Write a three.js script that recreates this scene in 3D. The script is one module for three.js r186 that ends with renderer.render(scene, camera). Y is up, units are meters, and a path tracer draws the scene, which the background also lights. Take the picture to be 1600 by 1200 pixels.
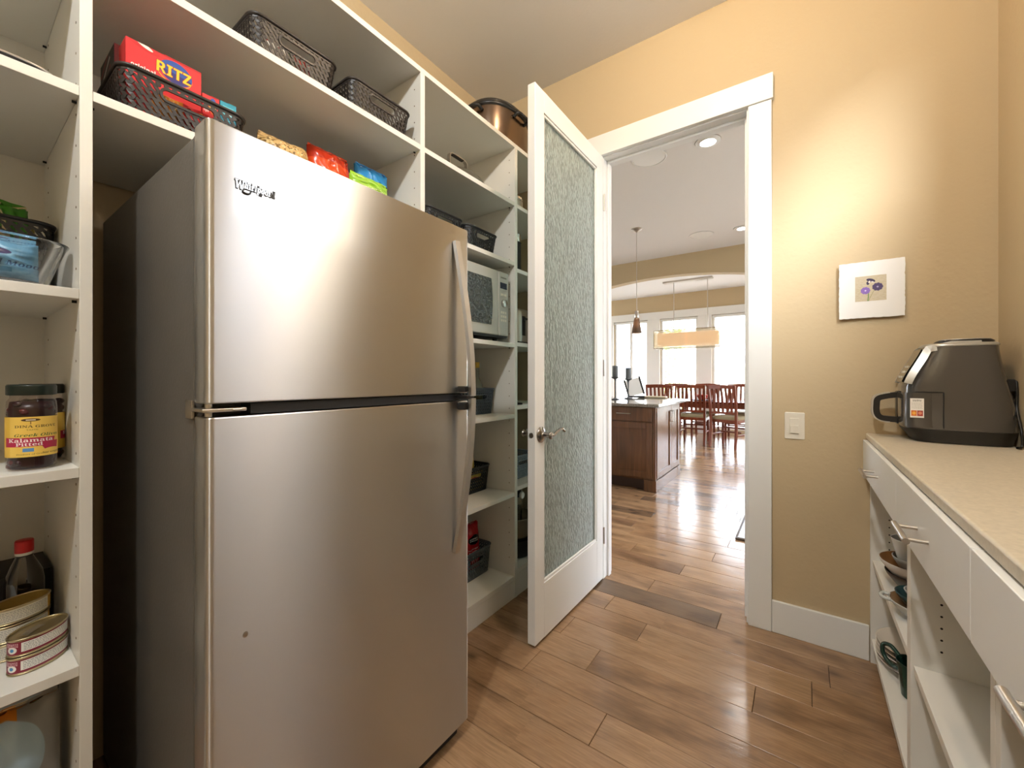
import * as THREE from 'three';
import { RoundedBoxGeometry } from 'three/addons/geometries/RoundedBoxGeometry.js';
import { mergeGeometries, mergeVertices } from 'three/addons/utils/BufferGeometryUtils.js';
import { RectAreaLightUniformsLib } from 'three/addons/lights/RectAreaLightUniformsLib.js';
import { FontLoader } from 'three/addons/loaders/FontLoader.js';
import { TextGeometry } from 'three/addons/geometries/TextGeometry.js';

// ---------------------------------------------------------------- camera, sky, sun, exposure
const W = 1600, H = 1200, F = 635.8;
const scene = new THREE.Scene();
const camera = new THREE.PerspectiveCamera(2 * Math.atan(H / 2 / F) * 180 / Math.PI, W / H, 0.02, 400);
camera.position.set(0, 1.125, 0);
camera.rotation.set(0, 35.3 * Math.PI / 180, 0);
camera.setViewOffset(W, H, -2.5, 9.5, W, H);
const renderer = new THREE.WebGLRenderer({ antialias: true });
renderer.toneMapping = THREE.LinearToneMapping;
renderer.toneMappingExposure = 1.52;
renderer.shadowMap.enabled = true;
RectAreaLightUniformsLib.init();

const SKY = 9.5, SUN = 36, LAMP = 1.65, KLAMP = 4;
{ // hazy, nearly even overcast sky, a little brighter at the horizon
  const w = 64, h = 32, d = new Float32Array(w * h * 4);
  for (let y = 0; y < h; y++) for (let x = 0; x < w; x++) {
    const e = Math.sin(((y + 0.5) / h - 0.5) * Math.PI), k = e > 0 ? 1 - 0.25 * e : 0.5, i = (y * w + x) * 4;
    d[i] = 0.92 * k; d[i + 1] = 0.985 * k; d[i + 2] = 1.09 * k; d[i + 3] = 1;
  }
  const t = new THREE.DataTexture(d, w, h, THREE.RGBAFormat, THREE.FloatType);
  t.mapping = THREE.EquirectangularReflectionMapping; t.magFilter = THREE.LinearFilter; t.needsUpdate = true;
  scene.background = t; scene.backgroundIntensity = SKY;
}
{ // sun behind thin cloud (a wide soft source), shining down through the small high pantry window
  const sun = new THREE.DirectionalLight(new THREE.Color(0.96, 1.0, 1.04), SUN);
  sun.name = 'veiled_sun';
  const dir = new THREE.Vector3(-0.265, -0.58, -1.0).normalize(), c = new THREE.Vector3(0.4, 1.9, -1.5);
  sun.position.copy(c).addScaledVector(dir, -12); sun.target.position.copy(c);
  sun.castShadow = true; sun.shadow.radius = 98; sun.shadow.mapSize.set(2048, 2048);
  Object.assign(sun.shadow.camera, { left: -9, right: 9, top: 9, bottom: -9, near: 0.5, far: 40 });
  scene.add(sun, sun.target);
}

// ---------------------------------------------------------------- helpers
let seed = 7;
const rnd = () => { seed = (seed + 0x6d2b79f5) | 0; let t = Math.imul(seed ^ (seed >>> 15), 1 | seed); t = (t + Math.imul(t ^ (t >>> 7), 61 | t)) ^ t; return ((t ^ (t >>> 14)) >>> 0) / 4294967296; };
const rr = (a, b) => a + (b - a) * rnd();
const lerp = (a, b, t) => a + (b - a) * t, clamp = (x, a, b) => Math.min(b, Math.max(a, x));
const sstep = (a, b, x) => { const t = clamp((x - a) / (b - a), 0, 1); return t * t * (3 - 2 * t); };
const V = (x, y, z) => new THREE.Vector3(x, y, z);
function hash(x, y, s) { let h = Math.imul(x | 0, 374761393) + Math.imul(y | 0, 668265263) + Math.imul(s | 0, 974634777); h = Math.imul(h ^ (h >>> 13), 1274126177); return ((h ^ (h >>> 16)) >>> 0) / 4294967296; }
function noise(x, y, s = 0, px = 0, py = 0) { // value noise, optionally periodic
  const ix = Math.floor(x), iy = Math.floor(y), fx = x - ix, fy = y - iy, u = fx * fx * (3 - 2 * fx), v = fy * fy * (3 - 2 * fy);
  const m = (a, p) => p ? ((a % p) + p) % p : a;
  const a = hash(m(ix, px), m(iy, py), s), b = hash(m(ix + 1, px), m(iy, py), s), c = hash(m(ix, px), m(iy + 1, py), s), d = hash(m(ix + 1, px), m(iy + 1, py), s);
  return a + (b - a) * u + (c - a) * v + (a - b - c + d) * u * v;
}
function fbm(x, y, s, oct = 4, px = 0, py = 0) { let t = 0, a = 0.5, n = 0; for (let i = 0; i < oct; i++) { t += a * noise(x, y, s + i * 17, px, py); n += a; a *= 0.5; x *= 2; y *= 2; px *= 2; py *= 2; } return t / n; }
function dataTex(w, h, f, srgb = true) {
  const d = new Uint8Array(w * h * 4);
  for (let y = 0; y < h; y++) for (let x = 0; x < w; x++) { const c = f(x / w, y / h, x, y), i = (y * w + x) * 4; d[i] = clamp(c[0], 0, 255); d[i + 1] = clamp(c[1], 0, 255); d[i + 2] = clamp(c[2], 0, 255); d[i + 3] = 255; }
  const t = new THREE.DataTexture(d, w, h); t.wrapS = t.wrapT = THREE.RepeatWrapping; t.magFilter = THREE.LinearFilter; t.minFilter = THREE.LinearMipmapLinearFilter; t.generateMipmaps = true;
  if (srgb) t.colorSpace = THREE.SRGBColorSpace; t.needsUpdate = true; return t;
}
function canvasTex(w, h, draw) {
  const c = document.createElement('canvas'); c.width = w; c.height = h; draw(c.getContext('2d'), w, h);
  const t = new THREE.CanvasTexture(c); t.colorSpace = THREE.SRGBColorSpace; return t;
}
const rep = (t, x, y) => { const c = t.clone(); c.repeat.set(x, y); c.needsUpdate = true; return c; };
const std = (name, color, roughness = 0.6, o = {}) => { const m = new THREE.MeshStandardMaterial({ color, roughness, ...o }); m.name = name; return m; };
const phy = (name, color, roughness = 0.6, o = {}) => { const m = new THREE.MeshPhysicalMaterial({ color, roughness, ...o }); m.name = name; return m; };

const used = new Map();
function numbered(n) { const k = used.get(n) ?? 0; used.set(n, k + 1); return k ? n + '_' + String(k).padStart(3, '0') : n; }
function tag(o, label, category, group, kind) { if (label) o.userData.label = label; if (category) o.userData.category = category; if (group) o.userData.group = group; if (kind) o.userData.kind = kind; return o; }
function thing(name, label, category, [x, y, z] = [0, 0, 0], turn = 0, group) {
  const o = new THREE.Group(); o.name = numbered(name); o.position.set(x, y, z); o.rotation.y = turn; scene.add(o);
  return tag(o, label, category, group);
}
function part(name, geos, m, parent, label) {
  let g = Array.isArray(geos) ? geos : [geos];
  g = g.length > 1 ? mergeGeometries(g.map((q) => { const n = q.index ? q.toNonIndexed() : q.clone(); for (const k of Object.keys(n.attributes)) if (!['position', 'normal', 'uv'].includes(k)) n.deleteAttribute(k); return n; })) : g[0];
  const o = new THREE.Mesh(g, m); o.castShadow = o.receiveShadow = true;
  o.name = parent && parent !== scene ? name : numbered(name);
  (parent ?? scene).add(o); if (label) o.userData.label = label;
  return o;
}
const one = (name, geos, m, label, category, group) => tag(part(name, geos, m, scene), label, category, group);
function struct(name, geos, m, label) { const o = part(name, geos, m, scene); o.userData.kind = 'structure'; if (label) o.userData.label = label; return o; }
function structGroup(name) { const o = new THREE.Group(); o.name = numbered(name); o.userData.kind = 'structure'; scene.add(o); return o; }
function copy(src, [x, y, z], turn, label, group) { const c = src.clone(); c.name = numbered(src.name.replace(/_\d{3}$/, '')); c.position.set(x, y, z); if (turn !== undefined) c.rotation.y = turn; c.userData = { ...src.userData }; if (label) c.userData.label = label; if (group) c.userData.group = group; scene.add(c); return c; }

// uv in metres by the way each face looks
function boxUV(g, ox = 0, oy = 0) {
  if (g.index) g = g.toNonIndexed();
  const p = g.attributes.position, n = g.attributes.normal, uv = new Float32Array(p.count * 2);
  for (let i = 0; i < p.count; i++) {
    const ax = Math.abs(n.getX(i)), ay = Math.abs(n.getY(i)), az = Math.abs(n.getZ(i));
    let u, v;
    if (ay >= ax && ay >= az) { u = p.getX(i); v = p.getZ(i); } else if (ax >= az) { u = p.getZ(i); v = p.getY(i); } else { u = p.getX(i); v = p.getY(i); }
    uv[i * 2] = u + ox; uv[i * 2 + 1] = v + oy;
  }
  g.setAttribute('uv', new THREE.BufferAttribute(uv, 2)); return g;
}
const turnUV = (g) => { const u = g.attributes.uv; for (let i = 0; i < u.count; i++) { const a = u.getX(i); u.setXY(i, u.getY(i), a); } return g; };
function bx(x0, x1, y0, y1, z0, z1, r = 0, seg = 1) {
  if (x1 < x0) [x0, x1] = [x1, x0]; if (y1 < y0) [y0, y1] = [y1, y0]; if (z1 < z0) [z0, z1] = [z1, z0];
  const w = x1 - x0, h = y1 - y0, d = z1 - z0; r = Math.min(r, w / 2.01, h / 2.01, d / 2.01);
  const g = r > 0 ? new RoundedBoxGeometry(w, h, d, seg, r) : new THREE.BoxGeometry(w, h, d);
  g.translate((x0 + x1) / 2, (y0 + y1) / 2, (z0 + z1) / 2);
  return boxUV(g);
}
const cyl = (r0, r1, h, x, y, z, seg = 24) => new THREE.CylinderGeometry(r1, r0, h, seg).translate(x, y + h / 2, z); // r0 bottom, r1 top, y = base
const lathe = (pts, seg = 40) => new THREE.LatheGeometry(pts.map(([r, y]) => new THREE.Vector2(r, y)), seg);
const tube = (pts, r, seg = 40, rs = 8, closed = false) => new THREE.TubeGeometry(new THREE.CatmullRomCurve3(pts.map((p) => p.isVector3 ? p : V(...p)), closed), seg, r, rs, closed);
const rod = (a, b, r, rs = 10) => { const A = V(...a), B = V(...b), L = A.distanceTo(B), g = new THREE.CylinderGeometry(r, r, L, rs); g.applyQuaternion(new THREE.Quaternion().setFromUnitVectors(V(0, 1, 0), B.clone().sub(A).normalize())); return g.translate((A.x + B.x) / 2, (A.y + B.y) / 2, (A.z + B.z) / 2); };
function beam(a, b, w, d, up = V(0, 0, 1)) { // rectangular bar from a to b, w across "side", d along "up"
  const A = V(...a), B = V(...b), t = B.clone().sub(A), L = t.length(); t.normalize();
  const s = t.clone().cross(up).normalize(), u = s.clone().cross(t).normalize();
  const g = new RoundedBoxGeometry(w, L, d, 1, Math.min(w, d) * 0.18);
  g.applyMatrix4(new THREE.Matrix4().makeBasis(s, t, u)); return g.translate((A.x + B.x) / 2, (A.y + B.y) / 2, (A.z + B.z) / 2);
}
function ribbon(P, N, w, th) { // flat strip with thickness along points P with outward normals N
  const pos = [], n = P.length;
  for (let i = 0; i < n; i++) {
    const t = P[Math.min(i + 1, n - 1)].clone().sub(P[Math.max(i - 1, 0)]).normalize(), b = t.clone().cross(N[i]).normalize().multiplyScalar(w / 2), o = N[i].clone().multiplyScalar(th / 2);
    pos.push([P[i].clone().add(b).add(o), P[i].clone().sub(b).add(o), P[i].clone().sub(b).sub(o), P[i].clone().add(b).sub(o)]);
  }
  const v = [], q = (a, b, c, d) => v.push(...a.toArray(), ...b.toArray(), ...c.toArray(), ...a.toArray(), ...c.toArray(), ...d.toArray());
  for (let i = 0; i < n - 1; i++) for (let k = 0; k < 4; k++) { const l = (k + 1) % 4; q(pos[i][k], pos[i][l], pos[i + 1][l], pos[i + 1][k]); }
  q(pos[0][3], pos[0][2], pos[0][1], pos[0][0]); q(pos[n - 1][0], pos[n - 1][1], pos[n - 1][2], pos[n - 1][3]);
  const g = new THREE.BufferGeometry(); g.setAttribute('position', new THREE.Float32BufferAttribute(v, 3)); g.setAttribute('uv', new THREE.Float32BufferAttribute(new Float32Array(v.length / 3 * 2), 2)); g.computeVertexNormals(); return g;
}
function loft(rings, capA = true, capB = true, smooth = true) { // rings: arrays of Vector3, all the same length, closed
  const n = rings[0].length, pos = [], uv = [], idx = [];
  rings.forEach((r, j) => { for (let i = 0; i <= n; i++) { const p = r[i % n]; pos.push(p.x, p.y, p.z); uv.push(i / n, j / (rings.length - 1)); } });
  const m = n + 1;
  for (let j = 0; j < rings.length - 1; j++) for (let i = 0; i < n; i++) { const a = j * m + i, b = a + 1, c = a + m, d = c + 1; idx.push(a, c, b, b, c, d); }
  const cap = (r, flip) => { const c = r.reduce((s, p) => s.add(p), V(0, 0, 0)).divideScalar(n), o = pos.length / 3; pos.push(c.x, c.y, c.z); uv.push(0.5, 0.5); r.forEach((p) => { pos.push(p.x, p.y, p.z); uv.push(0.5, 0.5); }); for (let i = 0; i < n; i++) { const a = o + 1 + i, b = o + 1 + (i + 1) % n; flip ? idx.push(o, b, a) : idx.push(o, a, b); } };
  if (capA) cap(rings[0], false); if (capB) cap(rings[rings.length - 1], true);
  const g = new THREE.BufferGeometry(); g.setAttribute('position', new THREE.Float32BufferAttribute(pos, 3)); g.setAttribute('uv', new THREE.Float32BufferAttribute(uv, 2)); g.setIndex(idx); g.computeVertexNormals(); return g;
}
const superRing = (cx, y, cz, a, b, n = 48, e = 4) => Array.from({ length: n }, (_, i) => { const t = i / n * 2 * Math.PI, c = Math.cos(t), s = Math.sin(t); return V(cx + a * Math.sign(c) * Math.abs(c) ** (2 / e), y, cz + b * Math.sign(s) * Math.abs(s) ** (2 / e)); });
const roundRect = (w, h, r) => { const s = new THREE.Shape(), x = -w / 2, y = -h / 2; s.moveTo(x + r, y); s.lineTo(x + w - r, y); s.quadraticCurveTo(x + w, y, x + w, y + r); s.lineTo(x + w, y + h - r); s.quadraticCurveTo(x + w, y + h, x + w - r, y + h); s.lineTo(x + r, y + h); s.quadraticCurveTo(x, y + h, x, y + h - r); s.lineTo(x, y + r); s.quadraticCurveTo(x, y, x + r, y); return s; };
const extr = (shape, depth, bevel = 0) => new THREE.ExtrudeGeometry(shape, bevel ? { depth: depth - 2 * bevel, bevelEnabled: true, bevelThickness: bevel, bevelSize: bevel, bevelOffset: -bevel, bevelSegments: 2, curveSegments: 10 } : { depth, bevelEnabled: false, curveSegments: 12 });
// a flat print facing +x, +z ... : plane with the whole texture
const printPlane = (w, h) => new THREE.PlaneGeometry(w, h);

// ---------------------------------------------------------------- materials
const wallBump = dataTex(256, 256, (u, v) => { const n = 255 * fbm(u * 32, v * 32, 3, 3, 32, 32); return [n, n, n]; }, false);
const M = {};
M.paint = std('wall_paint', new THREE.Color(0.50, 0.395, 0.245), 0.75, { bumpMap: rep(wallBump, 2.5, 2.5), bumpScale: 0.0006 });
M.ceil = std('ceiling_paint', new THREE.Color(0.72, 0.71, 0.70), 0.9, { bumpMap: rep(wallBump, 3, 3), bumpScale: 0.0003 });
M.trim = std('trim_paint', new THREE.Color(0.76, 0.765, 0.75), 0.38);
M.mel = std('melamine', new THREE.Color(0.74, 0.72, 0.665), 0.45);
M.counter = std('counter_laminate', new THREE.Color(0.72, 0.64, 0.50), 0.42, { map: dataTex(256, 256, (u, v, x, y) => { const n = 232 + 14 * (fbm(u * 120, v * 120, 9, 2, 120, 120) - 0.5) + 14 * (hash(x, y, 5) - 0.5); return [n, n, n]; }) });
M.dark = std('dark_hole', 0x1c1712, 0.8);
M.nickel = std('satin_nickel', new THREE.Color(0.56, 0.53, 0.49), 0.3, { metalness: 1 });
M.chrome = std('chrome', new THREE.Color(0.75, 0.75, 0.75), 0.12, { metalness: 1 });
M.black = std('black_plastic', 0x151516, 0.35);
M.blackMat = std('black_matte', 0x0e0e0f, 0.7);
M.gasket = std('gasket_rubber', 0x232427, 0.6);
M.white = std('white_plastic', new THREE.Color(0.72, 0.68, 0.58), 0.4);
M.pewter = std('dark_pewter', new THREE.Color(0.34, 0.32, 0.30), 0.22, { metalness: 1 });
M.paper = std('white_paper', new THREE.Color(0.75, 0.74, 0.71), 0.8);
M.steel = phy('brushed_steel', new THREE.Color(0.58, 0.573, 0.562), 0.34, { metalness: 1, anisotropy: 1, clearcoat: 0.55, clearcoatRoughness: 0.07 });
M.steelEdge = std('steel_edge', new THREE.Color(0.66, 0.64, 0.61), 0.32, { metalness: 1 });
M.fridgeSide = std('fridge_side_paint', new THREE.Color(0.115, 0.105, 0.092), 0.42, { bumpMap: rep(wallBump, 6, 6), bumpScale: 0.0003 });
M.glassJar = phy('clear_glass', 0xffffff, 0.03, { transmission: 1, thickness: 0.004, ior: 1.48 });
M.pane = phy('window_glass', 0xffffff, 0, { transmission: 1, thickness: 0, ior: 1.45 });

// ---------------------------------------------------------------- the room shell
const D = -2.1475, CEIL = 2.904, XR = 0.563, XL = -1.70;
struct('wall_back', [bx(-6.2, -0.925, 0, CEIL, D - 0.12, D), bx(-0.1875, 3.2, 0, CEIL, D - 0.12, D), bx(-0.925, -0.1875, 2.372, CEIL, D - 0.12, D)], M.paint, 'tan wall around the pantry doorway');
const CW = { z0: -1.546, z1: -0.83, y0: 1.935, y1: 2.458 }; // small high window in the right wall
struct('wall_right', [bx(XR, XR + 0.112, 0, CEIL, D, CW.z0), bx(XR, XR + 0.112, 0, CEIL, CW.z1, 1.6), bx(XR, XR + 0.112, 0, CW.y0, CW.z0, CW.z1), bx(XR, XR + 0.112, CW.y1, CEIL, CW.z0, CW.z1)], M.paint);
struct('wall_left', bx(XL - 0.12, XL, 0, CEIL, D, 1.6), M.paint);
struct('wall_front', bx(XL - 0.12, XR + 0.112, 0, CEIL, 1.6, 1.72), M.paint);
struct('ceiling', [bx(-6.2, 3.2, CEIL, CEIL + 0.2, -9.2, D - 0.06), bx(XL - 0.14, XR + 0.22, CEIL, CEIL + 0.2, D - 0.06, 1.74)], M.ceil);
struct('wall_kitchen_left', [bx(-6.2, -6, 0, CEIL, -2.2675, -3), bx(-6.2, -6, 0, 0.9, -3, -5.6), bx(-6.2, -6, 2.37, CEIL, -3, -5.6), bx(-6.2, -6, 0, CEIL, -5.6, -6.5), bx(-6.2, -6, 0, 0.1, -6.5, -8.8), bx(-6.2, -6, 2.4, CEIL, -6.5, -8.8), bx(-6.2, -6, 0, CEIL, -8.8, -9.2)], M.paint);
struct('wall_kitchen_right', [bx(3, 3.2, 0, CEIL, -2.2675, -2.9), bx(3, 3.2, 0, 0.1, -2.9, -5.7), bx(3, 3.2, 2.37, CEIL, -2.9, -5.7), bx(3, 3.2, 0, CEIL, -5.7, -6.5), bx(3, 3.2, 0, 0.1, -6.5, -8.8), bx(3, 3.2, 2.4, CEIL, -6.5, -8.8), bx(3, 3.2, 0, CEIL, -8.8, -9.2)], M.paint);
{ // arch wall between the kitchen and the dining room
  const s = new THREE.Shape(), cx = -1.72, R = 6, apex = 2.625, a = -3.9, b = 0.46, yy = (x) => apex - R + Math.sqrt(R * R - (x - cx) ** 2);
  s.moveTo(-6, 0); s.lineTo(a, 0); s.lineTo(a, yy(a));
  for (let i = 1; i <= 40; i++) { const x = lerp(a, b, i / 40); s.lineTo(x, yy(x)); }
  s.lineTo(b, 0); s.lineTo(3, 0); s.lineTo(3, CEIL); s.lineTo(-6, CEIL); s.lineTo(-6, 0);
  struct('wall_arch', boxUV(extr(s, 0.15).translate(0, 0, -6.32)), M.paint, 'tan wall with a shallow arched opening');
}
const WIN = [[-3.54, -2.76], [-2.50, -1.74], [-1.48, -0.70], [-0.44, 0.34]]; // dining windows, x ranges; the last one is unseen, added for more daylight
{
  const g = [bx(-6, WIN[0][0], 0, CEIL, -9.15, -9), bx(WIN[3][1], 3, 0, CEIL, -9.15, -9), bx(WIN[0][0], WIN[3][1], 2.40, CEIL, -9.15, -9), bx(WIN[0][0], WIN[3][1], 0, 0.1, -9.15, -9)];
  for (let i = 0; i < 3; i++) g.push(bx(WIN[i][1], WIN[i + 1][0], 0.1, 2.40, -9.15, -9));
  struct('wall_dining', g, M.paint);
  struct('trim_2', [bx(WIN[0][0] - 0.085, WIN[3][1] + 0.09, 2.395, 2.55, -9.0, -8.972, 0.003), bx(WIN[0][0] - 0.085, WIN[0][0], 0, 2.395, -9, -8.975, 0.003), ...[0, 1, 2].map((i) => bx(WIN[i][1], WIN[i + 1][0], 0, 2.395, -9, -8.978, 0.003)), bx(WIN[3][1], WIN[3][1] + 0.09, 0, 2.395, -9, -8.975, 0.003)], M.trim, 'white trim boards round the row of dining windows');
  WIN.forEach(([a, b], i) => {
    const w = structGroup('window_' + (i + 1)), y0 = 0.1, y1 = 2.395, f = 0.05, z0 = -9.12, z1 = -9.05;
    part('window_frame', [bx(a, a + f, y0, y1, z0, z1, 0.004), bx(b - f, b, y0, y1, z0, z1, 0.004), bx(a + f, b - f, y1 - f, y1, z0, z1, 0.004), bx(a + f, b - f, y0, y0 + f, z0, z1, 0.004)], M.trim, w);
    if (i === 0) part('sash', [bx(a + 0.36, a + 0.42, y0 + f, y1 - f, z0 + 0.01, z1 - 0.01, 0.004)], M.trim, w);
    part('pane', bx(a + f, b - f, y0 + f, y1 - f, -9.09, -9.085), M.pane, w);
    part('blind_roll', bx(a + 0.005, b - 0.005, y1 - 0.055, y1 - 0.005, -9.045, -9.005, 0.01), M.trim, w, 'pale roller blind rolled up under the head');
  });
  const w = structGroup('window_5');  // unseen window on the left, added so more daylight reaches the kitchen
  part('window_frame', [bx(-6.14, -6.08, 0.9, 0.95, -5.6, -3), bx(-6.14, -6.08, 2.32, 2.37, -5.6, -3), bx(-6.14, -6.08, 0.95, 2.32, -3.05, -3), bx(-6.14, -6.08, 0.95, 2.32, -5.6, -5.55), bx(-6.14, -6.08, 0.95, 2.32, -4.33, -4.27)], M.trim, w);
  part('pane', bx(-6.115, -6.11, 0.95, 2.32, -5.55, -3.05), M.pane, w);
  const e = structGroup('window_7');  // out-of-view window on the right, put in to lift the kitchen light
  part('window_frame', [bx(3.08, 3.14, 0.1, 0.15, -5.7, -2.9), bx(3.08, 3.14, 2.32, 2.37, -5.7, -2.9), bx(3.08, 3.14, 0.15, 2.32, -2.95, -2.9), bx(3.08, 3.14, 0.15, 2.32, -5.7, -5.65), bx(3.08, 3.14, 0.15, 2.32, -4.33, -4.27)], M.trim, e);
  part('pane', bx(3.11, 3.115, 0.15, 2.32, -5.65, -2.95), M.pane, e);
  [[8, -6.14, -6.08], [9, 3.08, 3.14]].forEach(([k, a, b]) => {  // two unseen side windows, added to brighten the dining room
    const q = structGroup('window_' + k);
    part('window_frame', [bx(a, b, 0.1, 0.15, -8.8, -6.5), bx(a, b, 2.35, 2.4, -8.8, -6.5), bx(a, b, 0.15, 2.35, -6.55, -6.5), bx(a, b, 0.15, 2.35, -8.8, -8.75), bx(a, b, 0.15, 2.35, -7.68, -7.62)], M.trim, q);
    part('pane', bx((a + b) / 2, (a + b) / 2 + 0.005, 0.15, 2.35, -8.75, -6.55), M.pane, q);
  });
  const h = structGroup('window_6'), x0 = XR + 0.05, x1 = XR + 0.10;
  part('window_frame', [bx(x0, x1, CW.y0, CW.y0 + 0.02, CW.z0, CW.z1, 0.003), bx(x0, x1, CW.y1 - 0.02, CW.y1, CW.z0, CW.z1, 0.003), bx(x0, x1, CW.y0 + 0.02, CW.y1 - 0.02, CW.z0, CW.z0 + 0.02, 0.003), bx(x0, x1, CW.y0 + 0.02, CW.y1 - 0.02, CW.z1 - 0.02, CW.z1, 0.003)], M.trim, h);
  part('pane', bx(XR + 0.075, XR + 0.079, CW.y0 + 0.02, CW.y1 - 0.02, CW.z0 + 0.02, CW.z1 - 0.02), M.pane, h);
  part('window_trim', [bx(XR - 0.02, XR, CW.y1, CW.y1 + 0.05, CW.z0 - 0.07, CW.z1 + 0.07, 0.003), bx(XR - 0.02, XR, CW.y0 - 0.07, CW.y0, CW.z0 - 0.07, CW.z1 + 0.07, 0.003), bx(XR - 0.02, XR, CW.y0, CW.y1, CW.z0 - 0.07, CW.z0, 0.003), bx(XR - 0.02, XR, CW.y0, CW.y1, CW.z1, CW.z1 + 0.07, 0.003)], M.trim, h);
}
// baseboard, door casing, jamb
struct('baseboard_right', [bx(-0.1083, 0.219, 0, 0.14, D, D + 0.014, 0.003)], M.trim);
{
  const t = structGroup('trim_1');
  part('side_casing', bx(-0.2, -0.1085, 0, 2.361, D, D + 0.018, 0.003), M.trim, t);
  part('side_casing', bx(-1.0, -0.91, 0, 2.361, D, D + 0.012, 0.003), M.trim, t);
  part('head_casing', bx(-1.012, -0.1025, 2.3615, 2.476, D, D + 0.025, 0.003), M.trim, t);
  part('side_casing', [bx(-0.2, -0.1085, 0, 2.361, D - 0.138, D - 0.12, 0.003)], M.trim, t);
  part('jamb', [bx(-0.2075, -0.1875, 0, 2.356, D - 0.12, D, 0.002), bx(-0.2195, -0.2075, 0, 2.344, D - 0.085, D - 0.05, 0.002)], M.trim, t);
  part('jamb', [bx(-0.925, -0.905, 0, 2.356, D - 0.12, D, 0.002), bx(-0.905, -0.893, 0, 2.344, D - 0.085, D - 0.05, 0.002)], M.trim, t);
  part('head_jamb', [bx(-0.925, -0.1875, 2.356, 2.372, D - 0.12, D, 0.002), bx(-0.905, -0.2075, 2.344, 2.356, D - 0.085, D - 0.05, 0.002)], M.trim, t);
  part('strike_plate', bx(-0.2085, -0.2074, 0.86, 0.92, D - 0.042, D - 0.014), M.nickel, t);
}
// ---------------------------------------------------------------- floor of hand-scraped planks
const plankTex = [[156, 125, 95], [147, 116, 87], [134, 105, 80], [106, 85, 66]].map((c, k) => dataTex(768, 128, (u, v) => {
  const warp = fbm(u * 5, v * 2, 40 + k * 9, 3, 5, 2), grain = fbm(u * 14 + warp * 2, v * 40 + warp * 5, 50 + k * 9, 3), blotch = fbm(u * 9 + v, v * 1.6, 60 + k * 9, 4, 9, 0), fine = fbm(u * 60, v * 90, 70 + k, 2);
  let s = 1 + 0.2 * (grain - 0.5) + 0.1 * (fine - 0.5) - 0.2 * sstep(0.4, 0.9, blotch) + 0.22 * (warp - 0.5);
  const kn = [[0.3, 0.55], [0.77, 0.35]][k % 2], dd = Math.hypot((u - kn[0]) * 8, (v - kn[1]) * 1.6); s *= 1 - 0.3 * Math.exp(-dd * dd * 40);
  const r = 1 + 0.05 * (blotch - 0.5);
  return [c[0] * s * r, c[1] * s, c[2] * s * (2 - r)];
}));
const plankBump = dataTex(512, 128, (u, v) => { const n = 255 * (0.5 * fbm(u * 9 + v * 3, v * 2, 90, 3, 9, 0) + 0.35 * fbm(u * 26 + v * 4, v * 2.4, 91, 2, 26, 0) + 0.15 * fbm(u * 20, v * 60, 92, 2, 20, 0)); return [n, n, n]; }, false);
const plankMat = plankTex.map((t, k) => phy('hardwood_' + 'abcd'[k], 0xffffff, 0.18, { map: t, bumpMap: plankBump, bumpScale: 0.0009 }));
const floor = structGroup('floor'); floor.userData.label = 'hand-scraped brown hardwood plank floor';
part('subfloor', bx(-6, 3, -0.16, -0.013, -9.15, 1.6), std('subfloor', 0x2a1d12, 0.9), floor);
{
  const PW = 0.1445, joints = { 5: [-0.573], 7: [-0.452], 3: [-0.667], 1: [-0.787, 0.085], 2: [-0.313, -1.31], 0: [-0.578], '-2': [-0.68], '-1': [-0.137], '-4': [-0.533], 6: [-0.912, 0.02], 4: [-1.2, -0.02] };
  const stuff = [[], [], [], []];
  const plank = (x0, x1, z1, z0, far) => {
    const pick = rnd(), k = pick < 0.45 ? 0 : pick < 0.8 ? 1 : pick < 0.95 ? 2 : 3, dy = far ? 0 : rr(-0.0007, 0), g0 = 0.0006;
    const g = far ? new THREE.BoxGeometry(x1 - x0 - 2 * g0, 0.012, z1 - z0 - 2 * g0) : new RoundedBoxGeometry(x1 - x0 - 2 * g0, 0.012, z1 - z0 - 2 * g0, 1, 0.0022);
    g.translate((x0 + x1) / 2, -0.006 + dy, (z0 + z1) / 2);
    const q = g.index ? g.toNonIndexed() : g, p = q.attributes.position, uv = q.attributes.uv, ox = rnd(), flip = rnd() < 0.5 ? -1 : 1;
    for (let i = 0; i < p.count; i++) uv.setXY(i, flip * p.getX(i) / 1.3 + ox, (p.getZ(i) - z0) / (z1 - z0) * 0.96 + 0.02);
    if (far) stuff[k].push(q); else part('plank', q, plankMat[k], floor);
  };
  for (let r = -23; r <= 50; r++) {
    const z1 = Math.min(1.6, -1.728 - PW * r), z0 = Math.max(-9.15, z1 - PW);
    if (z0 >= z1) continue;
    let xs = [-6]; const js = joints[r] ?? [];
    if (js.length) { const m = [...js].sort((a, b) => a - b); const left = []; let x = m[0]; while (x > -5.4) { x -= rr(0.5, 1.25); left.unshift(x); } xs = [-6, ...left.filter((q) => q > -5.8), ...m]; x = m[m.length - 1]; while (x < 2.4) { x += rr(0.5, 1.25); xs.push(x); } }
    else { let x = -6 + rr(0.2, 1); while (x < 2.7) { xs.push(x); x += rr(0.45, 1.3); } }
    xs = xs.filter((q) => q < 2.8); xs.push(3);
    for (let i = 0; i < xs.length - 1; i++) plank(xs[i], xs[i + 1], z1, z0, r < -6 || r > 15 || xs[i + 1] < -2.3 || xs[i] > 0.5);
  }
  stuff.forEach((g, k) => { part('far_planks', g, plankMat[k], floor).userData.kind = 'stuff'; });
}
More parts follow.
